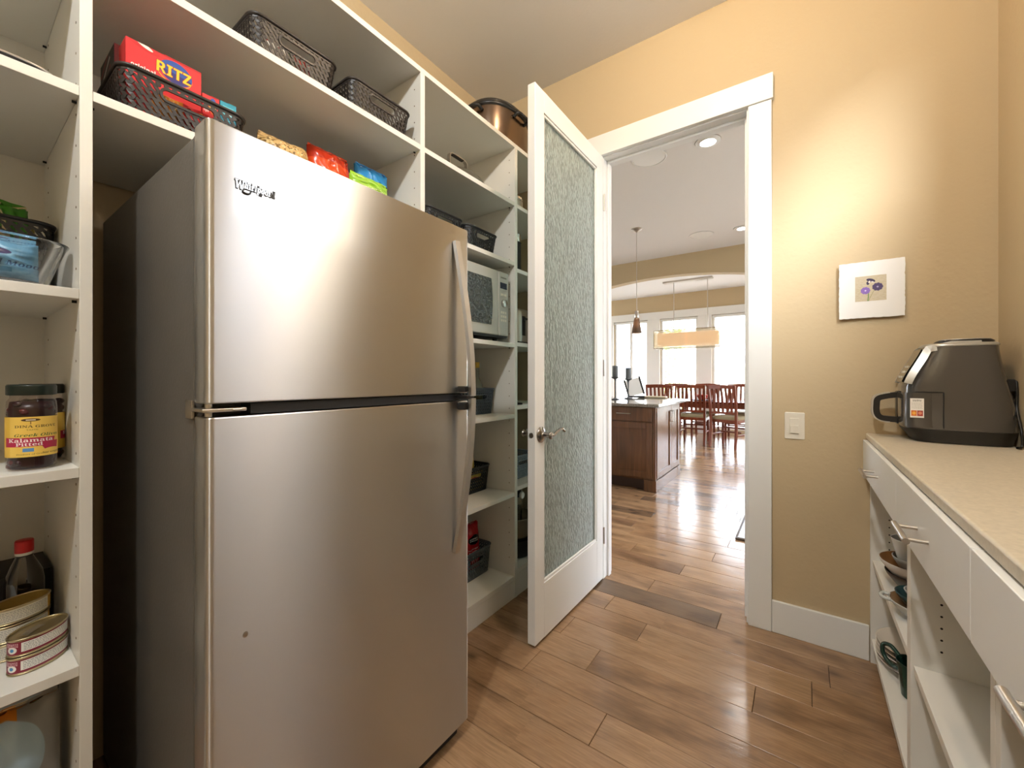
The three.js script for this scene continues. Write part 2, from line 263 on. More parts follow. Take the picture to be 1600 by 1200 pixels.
// ---------------------------------------------------------------- pantry door with textured glass
{
  const d = structGroup('door_1'), x0 = -0.938, x1 = -0.901, za = -2.134, zb = -1.426, y0 = 0.012, y1 = 2.353, ga = -2.052, gb = -1.5, gy0 = 0.245, gy1 = 2.262;
  d.userData.label = 'white door with a full pane of rain-textured glass, standing open';
  part('stile', bx(x0, x1, y0, y1, gb, zb, 0.0025), M.trim, d); part('stile', bx(x0, x1, y0, y1, za, ga, 0.0025), M.trim, d);
  part('rail', bx(x0, x1, gy1, y1, ga, gb, 0.001), M.trim, d); part('rail', bx(x0, x1, y0, gy0, ga, gb, 0.001), M.trim, d);
  for (const [a, b] of [[x1 - 0.013, x1 - 0.004], [x0 + 0.004, x0 + 0.013]])
    part('glazing_bead', [bx(a, b, gy1 - 0.012, gy1, ga, gb, 0.002), bx(a, b, gy0, gy0 + 0.012, ga, gb, 0.002), bx(a, b, gy0, gy1, ga, ga + 0.01, 0.002), bx(a, b, gy0, gy1, gb - 0.01, gb, 0.002)], M.trim, d);
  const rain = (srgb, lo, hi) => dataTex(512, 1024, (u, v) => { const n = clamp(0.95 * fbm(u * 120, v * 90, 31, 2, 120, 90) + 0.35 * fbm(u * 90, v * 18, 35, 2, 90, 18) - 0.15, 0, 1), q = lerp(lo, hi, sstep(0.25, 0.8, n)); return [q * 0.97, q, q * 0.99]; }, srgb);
  const rainGlass = phy('rain_glass', new THREE.Color(0.86, 0.93, 0.92), 0.82, { transmission: 0.88, thickness: 0, ior: 1.5, map: rep(rain(true, 212, 255), 1.6, 0.8), bumpMap: rep(rain(false, 0, 255), 1.6, 0.8), bumpScale: 0.002 });  // pale speckle in the colour map stands in for the sparkle of the glass
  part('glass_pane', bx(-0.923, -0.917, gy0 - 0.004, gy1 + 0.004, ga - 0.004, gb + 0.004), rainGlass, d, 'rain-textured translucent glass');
  const h = new THREE.Group(); h.name = 'handle'; d.add(h); h.position.set(0, 0.885, -1.472);
  for (const s of [1, -1]) {
    const xf = s > 0 ? x1 : x0, q = (g) => g.rotateZ(-Math.PI / 2 * s).translate(xf, 0, 0);
    part('rose', q(lathe([[0, 0], [0.034, 0], [0.034, 0.004], [0.029, 0.0075], [0.026, 0.008], [0.021, 0.012], [0.013, 0.013], [0.0115, 0.02], [0.0115, 0.043], [0.016, 0.046], [0.016, 0.052], [0.011, 0.055], [0, 0.056]], 40)), M.pewter, h);
    part('lever', tube([[xf + s * 0.049, -0.001, 0], [xf + s * 0.052, 0.001, -0.02], [xf + s * 0.054, 0.012, -0.045], [xf + s * 0.056, 0.02, -0.068], [xf + s * 0.056, 0.019, -0.088], [xf + s * 0.055, 0.011, -0.102], [xf + s * 0.055, 0.009, -0.108]], 0.0066, 40, 10), M.pewter, h);
  }
  part('latch_plate', new THREE.CylinderGeometry(0.0115, 0.0115, 0.0016, 24).rotateX(Math.PI / 2).translate(-0.9195, 0.885, zb + 0.0004), M.nickel, d);
  for (const y of [0.25, 1.18, 2.1]) part('hinge', [rod([-0.897, y - 0.045, za - 0.003], [-0.897, y + 0.045, za - 0.003], 0.0055), bx(-0.904, -0.9005, y - 0.044, y + 0.044, za - 0.004, za + 0.0005)], M.nickel, d);
}
// light switch, picture
{
  const t = thing('light_switch', 'cream rocker light switch on the tan wall beside the door casing', 'switch', [-0.0255, 0.9175, D]);
  part('switch_plate', extr(roundRect(0.072, 0.116, 0.006), 0.006, 0.002), M.white, t);
  part('rocker', [extr(roundRect(0.033, 0.066, 0.002), 0.003, 0.0008).translate(0, 0, 0.0055), bx(-0.0145, 0.0145, -0.031, 0.002, 0.0085, 0.011, 0.001)], M.white, t);
  for (const y of [-0.048, 0.048]) part('screw', new THREE.CylinderGeometry(0.0028, 0.0028, 0.0016, 12).rotateX(Math.PI / 2).translate(0, y, 0.0062), M.white, t);
}
{
  const t = thing('picture', 'white deckle-edged print with purple flowers floating off the tan wall', 'picture', [0.2235, 1.476, D]);
  part('backing_board', bx(-0.092, 0.092, -0.104, 0.104, 0.001, 0.011), std('backing_wood', 0x6a4a2a, 0.7), t);
  const s = new THREE.Shape(), N = 26, w = 0.0985, h = 0.1115, e = () => rr(-0.0013, 0.0013);
  s.moveTo(-w, -h);
  for (let i = 1; i < N; i++) s.lineTo(lerp(-w, w, i / N), -h + e()); s.lineTo(w, -h);
  for (let i = 1; i < N; i++) s.lineTo(w + e(), lerp(-h, h, i / N)); s.lineTo(w, h);
  for (let i = 1; i < N; i++) s.lineTo(lerp(w, -w, i / N), h + e() * 0.5); s.lineTo(-w, h);
  for (let i = 1; i < N; i++) s.lineTo(-w + e(), lerp(h, -h, i / N)); s.lineTo(-w, -h);
  part('paper_sheet', boxUV(extr(s, 0.003).translate(0, 0, 0.0125)), M.paper, t);
  const art = canvasTex(256, 256, (c) => {
    c.fillStyle = '#bdb29a'; c.fillRect(0, 0, 256, 256); c.globalAlpha = 0.35;
    for (let i = 0; i < 700; i++) { c.fillStyle = ['#a89a7c', '#cabfa8', '#b3a282'][i % 3]; c.fillRect(hash(i, 1, 3) * 256, hash(i, 2, 3) * 256, 18, 3); } c.globalAlpha = 1;
    c.strokeStyle = '#6d8a55'; c.lineWidth = 9; c.beginPath(); c.moveTo(105, 256); c.quadraticCurveTo(118, 180, 100, 140); c.stroke(); c.strokeStyle = '#8a8a5c'; c.lineWidth = 4; c.beginPath(); c.moveTo(112, 256); c.quadraticCurveTo(140, 170, 180, 120); c.stroke();
    const fl = (x, y, r, col, m) => { c.fillStyle = col; for (let k = 0; k < 9; k++) { const a = k / 9 * 6.28; c.beginPath(); c.ellipse(x + Math.cos(a) * r * 0.5, y + Math.sin(a) * r * 0.42, r * 0.52, r * 0.4, a, 0, 7); c.fill(); } c.fillStyle = m; c.beginPath(); c.arc(x, y, r * 0.2, 0, 7); c.fill(); };
    fl(86, 148, 40, '#8468b4', '#c9b8e0'); fl(185, 118, 44, '#4b3f63', '#9a8fb0');
    c.fillStyle = '#3a3450'; c.beginPath(); c.ellipse(130, 48, 38, 17, 0.35, 0, 7); c.fill(); c.beginPath(); c.ellipse(106, 74, 12, 18, 0, 0, 7); c.fill();
    c.fillStyle = '#d8d2cc'; c.beginPath(); c.ellipse(118, 62, 9, 12, 0.3, 0, 7); c.fill(); c.beginPath(); c.ellipse(145, 66, 14, 6, 0.4, 0, 7); c.fill();
  });
  part('print', printPlane(0.094, 0.1).translate(-0.001, 0.004, 0.0158), std('print_ink', 0xffffff, 0.75, { map: art }), t);
}

// ---------------------------------------------------------------- built-in shelving along the left wall
const XS = -1.1965, XB = -1.674, T = 0.0205;
const SH = { a: 0.112, b: 0.54, c: 0.943, d: 1.306, e: 1.719, f: 2.024, g: 2.323 }; // tops of the shelves
{
  const s = thing('pantry_shelving', 'cream built-in shelving running along the left wall behind the steel fridge', 'shelving', [0, 0, 0]);
  const L = (name, ...a) => part(name, bx(...a, 0.001), M.mel, s);
  const div = (z0, z1, y0, y1) => L('divider', XB, XS, y0, y1, z0, z1);
  div(-0.184, -0.165, 0, SH.g - T); div(0.60, 0.62, 0, SH.g - T);
  div(-1.093, -1.071, 0, SH.g - T); div(-1.724, -1.701, 0, SH.g - T);
  L('top_board', XB, XS, SH.g - T, SH.g, D + 0.002, 0.62);
  const pinGeo = new THREE.CylinderGeometry(0.0028, 0.0028, 0.007, 8).rotateX(Math.PI / 2);
  const shelf = (y, z0, z1, x = XS) => { const b = L('shelf', XB, x, y - T, y, z0, z1); for (const z of [z0 + 0.003, z1 - 0.003]) for (const q of [x - 0.03, XB + 0.04]) part('shelf_pin', pinGeo.clone().translate(q, y - T - 0.003, z), M.blackMat, b); };
  for (const y of [SH.e, SH.d, SH.c, SH.b, SH.a]) shelf(y, -0.1648, 0.5998, XS - 0.0015); shelf(SH.f, -0.1648, 0.5998, XS - 0.0015);
  shelf(SH.e, -1.0708, -0.1842, XS - 0.0015); shelf(SH.f, -1.0708, -0.1842, XS - 0.0015);
  shelf(SH.e, -1.7008, -1.0932, XS - 0.0015); shelf(SH.f, -1.7008, -1.0932, XS - 0.0015); shelf(SH.d - 0.004, -1.7008, -1.2002, XS - 0.0015); shelf(SH.c - 0.003, -1.7008, -1.2002, XS - 0.0015); shelf(SH.b, -1.7008, -1.2002, XS - 0.0015); shelf(SH.a, -1.7008, -1.2002, XS - 0.0015);
  for (const y of [0.138, 0.563, 0.982, 1.309, 1.69, 2.022]) shelf(y, D + 0.003, -1.7242, XS - 0.0015);
  L('toe_kick', XS - 0.014, XS - 0.002, 0, SH.a - T - 0.001, -1.7008, -1.0932); L('toe_kick', XS - 0.014, XS - 0.002, 0, 0.116, D + 0.003, -1.7242); L('toe_kick', XS - 0.014, XS - 0.002, 0, SH.a - T - 0.001, -0.1648, 0.5998);
  const back = (y0, y1, z0, z1) => part('back_panel', bx(XB - 0.008, XB, y0, y1, z0, z1), M.mel, s);
  back(0, SH.g, -0.1845, 0.62); back(SH.e - T, SH.g, -1.0720, -0.1846); back(0, SH.g, -1.7239, -1.0721); back(0, SH.g, D + 0.002, -1.724);
  const hole = new THREE.CylinderGeometry(0.0026, 0.0026, 0.0008, 8).rotateX(Math.PI / 2), g = [];
  for (const [z, y0, y1] of [[-0.165, 0.2, 2.25], [-1.071, 1.8, 2.25], [-1.701, 0.2, 2.25]]) for (let y = y0; y < y1; y += 0.064) for (const x of [XS - 0.035, XB + 0.07]) g.push(hole.clone().translate(x, y, z + 0.0002));
  part('pin_holes', g, std('pin_hole', 0x6a5a45, 0.9), s).userData.kind = 'stuff';
}
// ---------------------------------------------------------------- top-freezer refrigerator
{
  const f = thing('refrigerator', 'large stainless steel top-freezer refrigerator with long bowed handles', 'refrigerator', [-0.86, 0, -0.6245]);
  const zl = 0.351, zr = -0.345; // local z of the left (hinge) and right edges
  part('cabinet', [bx(-0.80, -0.066, 0.03, 1.579, zr + 0.002, zl - 0.002, 0.006)], M.fridgeSide, f, 'dark grey painted cabinet side');
  part('toe_grille', [bx(-0.09, -0.03, 0.0, 0.045, zr + 0.02, zl - 0.02, 0.004)], M.gasket, f);
  const doorGeo = (y0, y1) => { // front skin gently folded round the vertical edges
    const s = new THREE.Shape(), r = 0.012, d = 0.056; s.moveTo(zr, -d); s.lineTo(zl, -d); s.lineTo(zl, -r); s.quadraticCurveTo(zl, 0, zl - r, 0); s.lineTo(zr + r, 0); s.quadraticCurveTo(zr, 0, zr, -r); s.lineTo(zr, -d);
    const g = extr(s, y1 - y0, 0.003); // shape (z, x) extruded along y
    g.applyMatrix4(new THREE.Matrix4().makeBasis(V(0, 0, 1), V(1, 0, 0), V(0, 1, 0))); // shape x -> z, shape y -> x, depth -> y
    const p = g.attributes.position; g.translate(0, y0 + 0.003, 0);
    const idx = []; for (let i = 0; i < p.count; i += 3) idx.push(i, i + 2, i + 1);
    g.setIndex(idx); const q = g.toNonIndexed(); q.computeVertexNormals();
    return turnUV(boxUV(q));
  };
  for (const [n, y0, y1] of [['freezer_door', 1.078, 1.590], ['fresh_food_door', 0.05, 1.054]]) {
    const d = part(n, doorGeo(y0, y1), M.steel, f);
    part('door_liner', bx(-0.0655, -0.0565, y0 + 0.012, y1 - 0.012, zr + 0.012, zl - 0.012, 0.003), M.gasket, d);
  }
  part('gap_gasket', bx(-0.054, -0.010, 1.0555, 1.0765, zr + 0.03, zl - 0.075, 0.001), M.gasket, f);
  part('middle_hinge', [bx(-0.06, -0.003, 1.0625, 1.0695, zl - 0.066, zl + 0.005, 0.002), rod([-0.021, 1.0545, zl - 0.010], [-0.021, 1.0775, zl - 0.010], 0.006), rod([-0.004, 1.066, zl - 0.042], [-0.004, 1.066, zl - 0.056], 0.003), bx(-0.093, -0.06, 1.049, 1.083, zl - 0.001, zl + 0.004, 0.001)], M.nickel, f);
  part('top_hinge_cover', [bx(-0.11, -0.02, 1.579, 1.597, zl - 0.06, zl - 0.012, 0.006)], M.black, f);
  const bow = (ya, yb, dir) => { // from the flush end ya to the raised end yb
    const P = [], N = [], n = 28;
    for (let i = 0; i <= n; i++) { const t = i / n, s = Math.sin(t * Math.PI / 2); P.push(V(0.007 + 0.032 * s, lerp(ya, yb, t), -0.28 - 0.036 * s)); }
    for (let i = 0; i <= n; i++) { const tt = P[Math.min(i + 1, n)].clone().sub(P[Math.max(0, i - 1)]).normalize(); N.push(V(1, 0, 0).addScaledVector(tt, -tt.x).normalize()); }
    return ribbon(P, N, 0.0205, 0.0127);
  };
  const hm = std('handle_steel', new THREE.Color(0.60, 0.60, 0.60), 0.3, { metalness: 1 });
  part('handle', bow(1.538, 1.070, 1), hm, f); part('handle', bow(0.598, 1.063, 1), hm, f);
  part('handle_bracket', [bx(0, 0.032, 1.082, 1.1, -0.322, -0.291, 0.003), bx(-0.01, 0.040, 1.0615, 1.072, -0.324, -0.292, 0.002)], M.black, f); part('handle_bracket', bx(0, 0.032, 1.028, 1.05, -0.322, -0.291, 0.003), M.black, f);
  part('dent', new THREE.SphereGeometry(0.006, 12, 8).scale(0.12, 1, 0.8).translate(0, 0.639, 0.289), M.nickel, f);
  const font = await new FontLoader().loadAsync('fonts/droid/droid_serif_bold.typeface.json');
  const logo = new THREE.Group(); logo.name = 'badge'; logo.scale.setScalar(0.843); logo.position.set(0, 1.483, 0.308); f.add(logo);
  const letters = (th, grow) => { const gs = []; let x = 0; 'Whirlpool'.split('').forEach((ch, i) => { const g = new TextGeometry(ch, { font, size: i ? 0.0135 : 0.0185, depth: th, curveSegments: 4, bevelEnabled: true, bevelThickness: 0.0004, bevelSize: grow, bevelSegments: 1 }); g.computeBoundingBox(); const w = g.boundingBox.max.x; g.translate(x, i === 0 ? -0.004 : 0, 0); x += (w + 0.0012) * 0.97; gs.push(g); });
    gs.push(tube([[0.03, -0.001, th / 2], [0.026, -0.0075, th / 2], [0.034, -0.0105, th / 2], [0.047, -0.008, th / 2], [0.051, 0.002, th / 2]], 0.0011 + grow * 0.7, 24, 6));
    const g = mergeGeometries(gs.map((q) => q.index ? q.toNonIndexed() : q)); const sh = new THREE.Matrix4().makeShear(0, 0, 0.18, 0, 0, 0); g.applyMatrix4(sh); g.scale(0.68, 1, 1); return g.rotateY(Math.PI / 2); };
  part('letter_backing', letters(0.0008, 0.0021), M.black, logo); part('lettering', letters(0.0016, 0.0002).translate(0.0006, 0, 0), std('badge_chrome', new THREE.Color(0.5, 0.5, 0.5), 0.18, { metalness: 1 }), logo);
}
// ---------------------------------------------------------------- cabinets and worktop on the right
{
  const XC = 0.222, XD = 0.2;
  const ct = one('countertop', [bx(0.2095, XR - 0.001, 0.881, 0.905, D + 0.001, -0.25, 0.005, 3)], M.counter, 'long beige laminate worktop along the right wall', 'worktop');
  const cab = (z0, z1, label, dz0, dz1) => { // z0 < z1
    const c = thing('base_cabinet', label, 'cabinet', [0, 0, 0]), mid = (dz0 + dz1) / 2;
    part('side_panel', bx(XC, XR - 0.002, 0, 0.880, z0, z0 + 0.019, 0.001), M.mel, c); part('side_panel', bx(XC, XR - 0.002, 0, 0.880, z1 - 0.019, z1, 0.001), M.mel, c);
    part('shelf', bx(XC + 0.006, XR - 0.012, 0.387, 0.408, z0 + 0.0195, z1 - 0.0195, 0.001), M.mel, c); part('bottom_panel', bx(XC + 0.002, XR - 0.012, 0.074, 0.097, z0 + 0.0195, z1 - 0.0195, 0.001), M.mel, c);
    part('back_panel', bx(XR - 0.011, XR - 0.003, 0.02, 0.880, z0 + 0.0195, z1 - 0.0195), M.mel, c); part('toe_kick', bx(0.262, 0.274, 0, 0.0735, z0 + 0.0195, z1 - 0.0195), M.mel, c);
    const d = part('drawer', [bx(XD, XC - 0.0015, 0.741, 0.8785, dz0, dz1, 0.0015), bx(XC + 0.001, XR - 0.05, 0.752, 0.86, z0 + 0.03, z0 + 0.042), bx(XC + 0.001, XR - 0.05, 0.752, 0.86, z1 - 0.042, z1 - 0.03), bx(XC + 0.001, XR - 0.05, 0.752, 0.76, z0 + 0.042, z1 - 0.042)], M.trim, c);
    part('handle', [rod([XD - 0.034, 0.806, mid - 0.062], [XD - 0.034, 0.806, mid + 0.062], 0.006, 16), rod([XD, 0.806, mid - 0.046], [XD - 0.034, 0.806, mid - 0.046], 0.004, 12), rod([XD, 0.806, mid + 0.046], [XD - 0.034, 0.806, mid + 0.046], 0.004, 12)], M.nickel, d);
    const hole = [], ring = [];
    for (const zz of [z0 + 0.0191, z1 - 0.0191]) for (let k = 0; k < 5; k++) for (const x of [0.277, 0.5]) { const y = 0.459 + k * 0.0287, g = new THREE.CylinderGeometry(0.0026, 0.0026, 0.0008, 10).rotateX(Math.PI / 2); hole.push(g.translate(x, y, zz)); }
    part('pin_holes', hole, M.dark, c).userData.kind = 'stuff';
    return c;
  };
  cab(D + 0.0015, -1.4255, 'white base cabinet at the far wall, its open shelves holding dishes', -2.135, -1.4385);
  cab(-1.4245, -0.858, 'white base cabinet with an empty open shelf, second along the worktop', -1.4355, -0.8685);
  cab(-0.857, -0.25, 'white base cabinet nearest the camera, cut off at the lower right', -0.8655, -0.26);
}

// ---------------------------------------------------------------- lamps
const warm = new THREE.Color(1.0, 0.75, 0.50), kwarm = new THREE.Color(1.0, 0.97, 0.93);
function domeLight(x, z, col, power) {
  const t = thing('ceiling_lamp', z < 0 ? 'warm glass dome ceiling lamp, the one nearer the pantry door' : 'unseen white dome ceiling lamp at the back of the pantry, added as fill', 'lamp', [x, CEIL, z]);
  part('lamp_base', lathe([[0, 0], [0.13, 0], [0.13, -0.02], [0.1, -0.025], [0, -0.025]], 40), M.nickel, t);
  part('lamp_shade', lathe([[0.122, -0.026], [0.118, -0.06], [0.09, -0.095], [0.045, -0.112], [0, -0.116]], 40), std('lit_glass', 0xfff0dc, 0.4, { emissive: col, emissiveIntensity: 3 }), t);
  const p = new THREE.PointLight(col, power); p.name = 'ceiling_lamp_bulb'; p.position.set(0, -0.07, 0); p.castShadow = true; p.shadow.radius = 3; t.add(p);
}
domeLight(-0.3, -1.2, warm, LAMP); domeLight(-0.3, 0.55, new THREE.Color(0.97, 1.0, 1.0), LAMP * 3.0);  // second dome is an added, unseen lamp giving neutral fill light
const canMat = std('lit_lens', 0xffffff, 0.5, { emissive: kwarm, emissiveIntensity: 6 });
const recess = (x, z, label) => {
  const t = thing('recessed_light', label, 'ceiling light', [x, CEIL, z], 0, 'recessed kitchen ceiling lights');
  part('trim_ring', lathe([[0.055, -0.012], [0.06, -0.002], [0.085, -0.0075], [0.09, -0.0005], [0.055, -0.0004]], 40), M.trim, t);
  part('lens', new THREE.CylinderGeometry(0.056, 0.056, 0.004, 32).translate(0, -0.0125 + 0.006, 0), canMat, t);
  const p = new THREE.SpotLight(kwarm, KLAMP, 0, 1.15, 0.6); p.name = 'recessed_bulb'; p.position.set(0, -0.02, 0); p.target.position.set(0, -2, 0); p.castShadow = true; p.shadow.radius = 2.5; t.add(p, p.target);
};
recess(-0.575, -3.34, 'round recessed ceiling light nearest the pantry doorway');
recess(-0.577, -5.5, 'round recessed ceiling light at the right edge of the doorway view, farther off');

// ---------------------------------------------------------------- woven baskets
function basketGeo(w, d, h, cell = 0.0155) { // w along z, d along x; the front (long handled side) faces +x
  const r = 0.028, taper = 0.06, rowsN = Math.max(3, Math.round((h - 0.02) / cell));
  const segs = [[d - 2 * r, 'x'], [w - 2 * r, 'z']], Lx = d - 2 * r, Lz = w - 2 * r, arc = Math.PI / 2 * r, per = 2 * Lx + 2 * Lz + 4 * arc;
  const at = (s, y) => { // s = 0 at the middle of the front side
    s = ((s % per) + per) % per; let p, n;
    const steps = [[Lz / 2, 0], [arc, 1], [Lx, 2], [arc, 3], [Lz, 4], [arc, 5], [Lx, 6], [arc, 7], [Lz / 2, 8]];
    let k = 0; while (k < 8 && s > steps[k][0]) { s -= steps[k][0]; k++; }
    const X = d / 2, Z = w / 2, c = (cx, cz, a) => { p = [cx + r * Math.cos(a), cz + r * Math.sin(a)]; n = [Math.cos(a), Math.sin(a)]; };
    if (k === 0) { p = [X, s]; n = [1, 0]; } else if (k === 1) c(X - r, Z - r, s / r); else if (k === 2) { p = [X - r - s, Z]; n = [0, 1]; } else if (k === 3) c(-X + r, Z - r, Math.PI / 2 + s / r);
    else if (k === 4) { p = [-X, Z - r - s]; n = [-1, 0]; } else if (k === 5) c(-X + r, -Z + r, Math.PI + s / r); else if (k === 6) { p = [-X + r + s, -Z]; n = [0, -1]; } else if (k === 7) c(X - r, -Z + r, Math.PI * 1.5 + s / r); else { p = [X, -Z + r + s]; n = [1, 0]; }
    const t = 1 - taper * (1 - y / h) * 1.6; return { p: V(p[0] * t, y, p[1] * t), n: V(n[0], 0, n[1]) };
  };
  const half = per / 2, hw = Math.min(0.042, w * 0.17), hy = h * 0.66, hh = Math.min(0.011, h * 0.115);
  const inHole = (s, y, m = 0) => { s = ((s + half) % per + per) % per - half; const front = Math.abs(s) < w / 2, q = front ? s : Math.abs(s) - half; if (!front && Math.abs(q) > w / 2) return false; const dx = Math.max(0, Math.abs(q) - hw); return Math.hypot(dx, y - hy) < hh + m; };
  const weave = [], n = Math.round(per / cell), y0 = 0.006, y1 = h - 0.012, ch = (y1 - y0) / rowsN;
  const strip = (pts, wd, th, off) => { let run = []; const flush = () => { if (run.length > 1) weave.push(ribbon(run.map((q) => q.p), run.map((q) => q.n), wd, th)); run = []; }; for (const [s, y] of pts) { if (inHole(s, y, 0.003)) { flush(); continue; } const q = at(s, y); q.p.addScaledVector(q.n, off); run.push(q); } flush(); };
  for (let i = 0; i < n; i++) {
    const s = i / n * per, pts = [];
    for (let j = 0; j <= rowsN * 4; j++) pts.push([s + 0.0032 * Math.sin(j / 4 * 2 * Math.PI), lerp(y0, y1, j / (rowsN * 4))]);
    strip(pts, 0.0082, 0.0022, 0.0006);
    for (let j = 0; j < rowsN; j++) { const ya = y0 + (j + 0.2) * ch; strip([[s, ya], [s + per / n * 0.5, ya + ch * 0.42], [s + per / n, ya + ch * 0.62]], 0.0066, 0.002, -0.0006); }
  }
  const loop = (y, wd, th, off) => { const P = [], N = []; for (let i = 0; i <= 96; i++) { const q = at(i / 96 * per, y); q.p.addScaledVector(q.n, off); P.push(q.p); N.push(q.n); } return ribbon(P, N, wd, th); };
  const ring = (back) => { const P = [], N = []; for (let i = 0; i <= 40; i++) { const a = i / 40 * 2 * Math.PI, c = Math.cos(a), q = at((back ? half : 0) + Math.sign(c) * hw + c * (hh + 0.002), hy + Math.sin(a) * (hh + 0.002)); q.p.addScaledVector(q.n, 0.0014); P.push(q.p); N.push(q.n); } return ribbon(P, N, 0.0055, 0.0042); };
  const rimP = []; for (let i = 0; i < 96; i++) { const q = at(i / 96 * per, h - 0.003); rimP.push(q.p.addScaledVector(q.n, 0.0015)); }
  const tb = 1 - taper * 1.6;
  return { weave: mergeGeometries(weave), rim: [tube(rimP, 0.0042, 120, 8, true), loop(h - 0.0085, 0.008, 0.0024, 0.0004)], base: [bx(-d / 2 * tb + 0.004, d / 2 * tb - 0.004, 0.0005, 0.003, -w / 2 * tb + 0.004, w / 2 * tb - 0.004), loop(0.0045, 0.008, 0.0026, 0)], rings: [ring(false), ring(true)] };
}
const basketMats = { brown: std('basket_brown', 0x2b2522, 0.42), black: std('basket_black', 0x1b1c1f, 0.45), grey: std('basket_grey', 0x50585e, 0.5), blue: std('basket_slate', 0x39424c, 0.5) };
function basket(w, d, h, mat, label, pos, turn = 0, group) {
  const t = thing('storage_basket', label, 'basket', pos, turn, group), g = basketGeo(w, d, h);
  part('woven_side', g.weave, mat, t); part('rim', g.rim, mat, t); part('base', g.base, mat, t); for (const r of g.rings) part('handle_ring', r, mat, t);
  return t;
}
// ---------------------------------------------------------------- bags and boxes
function bagGeo(w, h, d, sd, flat = 0.35) { // upright pillow bag: w along z, h along y, d along x, crimped at top and bottom; base at y = 0
  const nu = 40, nv = 30, pos = [], uv = [], idx = [];
  for (let side = 0; side < 2; side++) for (let j = 0; j <= nv; j++) for (let i = 0; i <= nu; i++) {
    const u = i / nu, v = j / nv, a = Math.pow(Math.max(0, 1 - Math.pow(Math.abs(2 * u - 1), 2.6)), 0.55) * Math.pow(Math.max(0, 1 - Math.pow(Math.abs(2 * v - 1), 3)), flat + 0.15);
    const cr = (fbm(u * 7, v * 7, sd + side * 50, 3) - 0.5) * 0.022 * a + 0.006 * Math.sin(u * 26 + sd) * Math.exp(-Math.min(v, 1 - v) * 16);
    const x = (side ? -1 : 1) * (a * d / 2 + cr) + 0.0006 * (side ? -1 : 1), wz = w * (1 - 0.05 * a);
    pos.push(x, v * h + (fbm(u * 4, side, sd + 9, 2) - 0.5) * 0.012 * v, (0.5 - u) * wz); uv.push(side ? 1 - u : u, v);
  }
  const m = nu + 1, half = m * (nv + 1);
  for (let s = 0; s < 2; s++) for (let j = 0; j < nv; j++) for (let i = 0; i < nu; i++) { const a = s * half + j * m + i, b = a + 1, c = a + m, e = c + 1; s ? idx.push(a, c, b, b, c, e) : idx.push(a, b, c, b, e, c); }
  const edge = (a, b, f) => { const A = a + half, B = b + half; f ? idx.push(a, b, A, b, B, A) : idx.push(a, A, b, b, A, B); };
  for (let j = 0; j < nv; j++) { edge(j * m, (j + 1) * m, true); edge(j * m + nu, (j + 1) * m + nu, false); }
  for (let i = 0; i < nu; i++) { edge(i, i + 1, false); edge(nv * m + i, nv * m + i + 1, true); }
  const g = new THREE.BufferGeometry(); g.setAttribute('position', new THREE.Float32BufferAttribute(pos, 3)); g.setAttribute('uv', new THREE.Float32BufferAttribute(uv, 2)); g.setIndex(idx); g.computeVertexNormals(); return g;
}
function bag(name, label, cat, w, h, d, sd, tex, pos, turn, tilt, rough = 0.35, group) {
  const t = thing(name, label, cat, pos, turn, group); const q = new THREE.Group(); void q;
  const g = bagGeo(w, h, d, sd); if (tilt) { g.rotateZ(tilt); g.computeBoundingBox(); g.translate(0, -g.boundingBox.min.y, 0); }
  part('pouch', g, std('printed_film', 0xffffff, rough, { map: tex }), t);
  const seal = (v) => { const s = new THREE.PlaneGeometry(w * 0.97, 0.012, 24, 1), p = s.attributes.position; for (let i = 0; i < p.count; i++) p.setZ(i, 0.0015 * Math.sin(p.getX(i) * 160)); s.computeVertexNormals(); s.rotateY(Math.PI / 2).translate(0, v ? h + 0.004 : 0.003, 0); if (tilt) s.rotateZ(tilt); return s; };
  g.computeBoundingBox(); const s = seal(1); if (tilt) { const b = bagGeo(w, h, d, sd); b.rotateZ(tilt); b.computeBoundingBox(); s.translate(0, -b.boundingBox.min.y, 0); }
  part('seal', s, std('seal_film', 0xffffff, rough, { map: tex, side: THREE.DoubleSide }), t);
  return t;
}
// printed carton: one texture per visible face; w along z, h along y, d along x
function carton(name, label, w, h, d, front, side, top, pos, turn, tilt = 0, group) {
  const t = thing(name, label, 'box', pos, turn, group), m = (x) => x.isTexture ? std('printed_board', 0xffffff, 0.5, { map: x }) : std('plain_board', x, 0.55);
  const g = new THREE.BoxGeometry(d, h, w).translate(0, h / 2, 0), mats = [m(front), m(front), m(top), m(top), m(side), m(side)];
  if (tilt) g.rotateZ(tilt);
  const o = new THREE.Mesh(g, mats); o.name = 'carton'; o.castShadow = o.receiveShadow = true; t.add(o);
  const fl = bx(-d / 2 - 0.0006, d / 2 + 0.0006, h * 0.995, h + 0.0012, -w * 0.5, w * 0.02); if (tilt) fl.rotateZ(tilt);
  part('tuck_flap', fl, m(typeof top === 'number' ? top : side), t);
  return t;
}
const txt = (c, s, x, y, font, fill, o = {}) => { c.save(); c.translate(x, y); if (o.rot) c.rotate(o.rot); c.font = font; c.textAlign = o.al ?? 'center'; c.textBaseline = 'middle'; if (o.sx) c.scale(o.sx, 1); if (o.stroke) { c.lineWidth = o.lw ?? 6; c.lineJoin = 'round'; c.strokeStyle = o.stroke; c.strokeText(s, 0, 0); } c.fillStyle = fill; c.fillText(s, 0, 0); c.restore(); };
const lines = (c, x, y, w, n, gap, col, lw = 2) => { c.fillStyle = col; for (let i = 0; i < n; i++) { let q = x; while (q < x + w - 4) { const l = 4 + hash(i, Math.floor(q), 77) * 16; c.fillRect(q, y + i * gap, Math.min(l, x + w - q), lw); q += l + 4; } } };

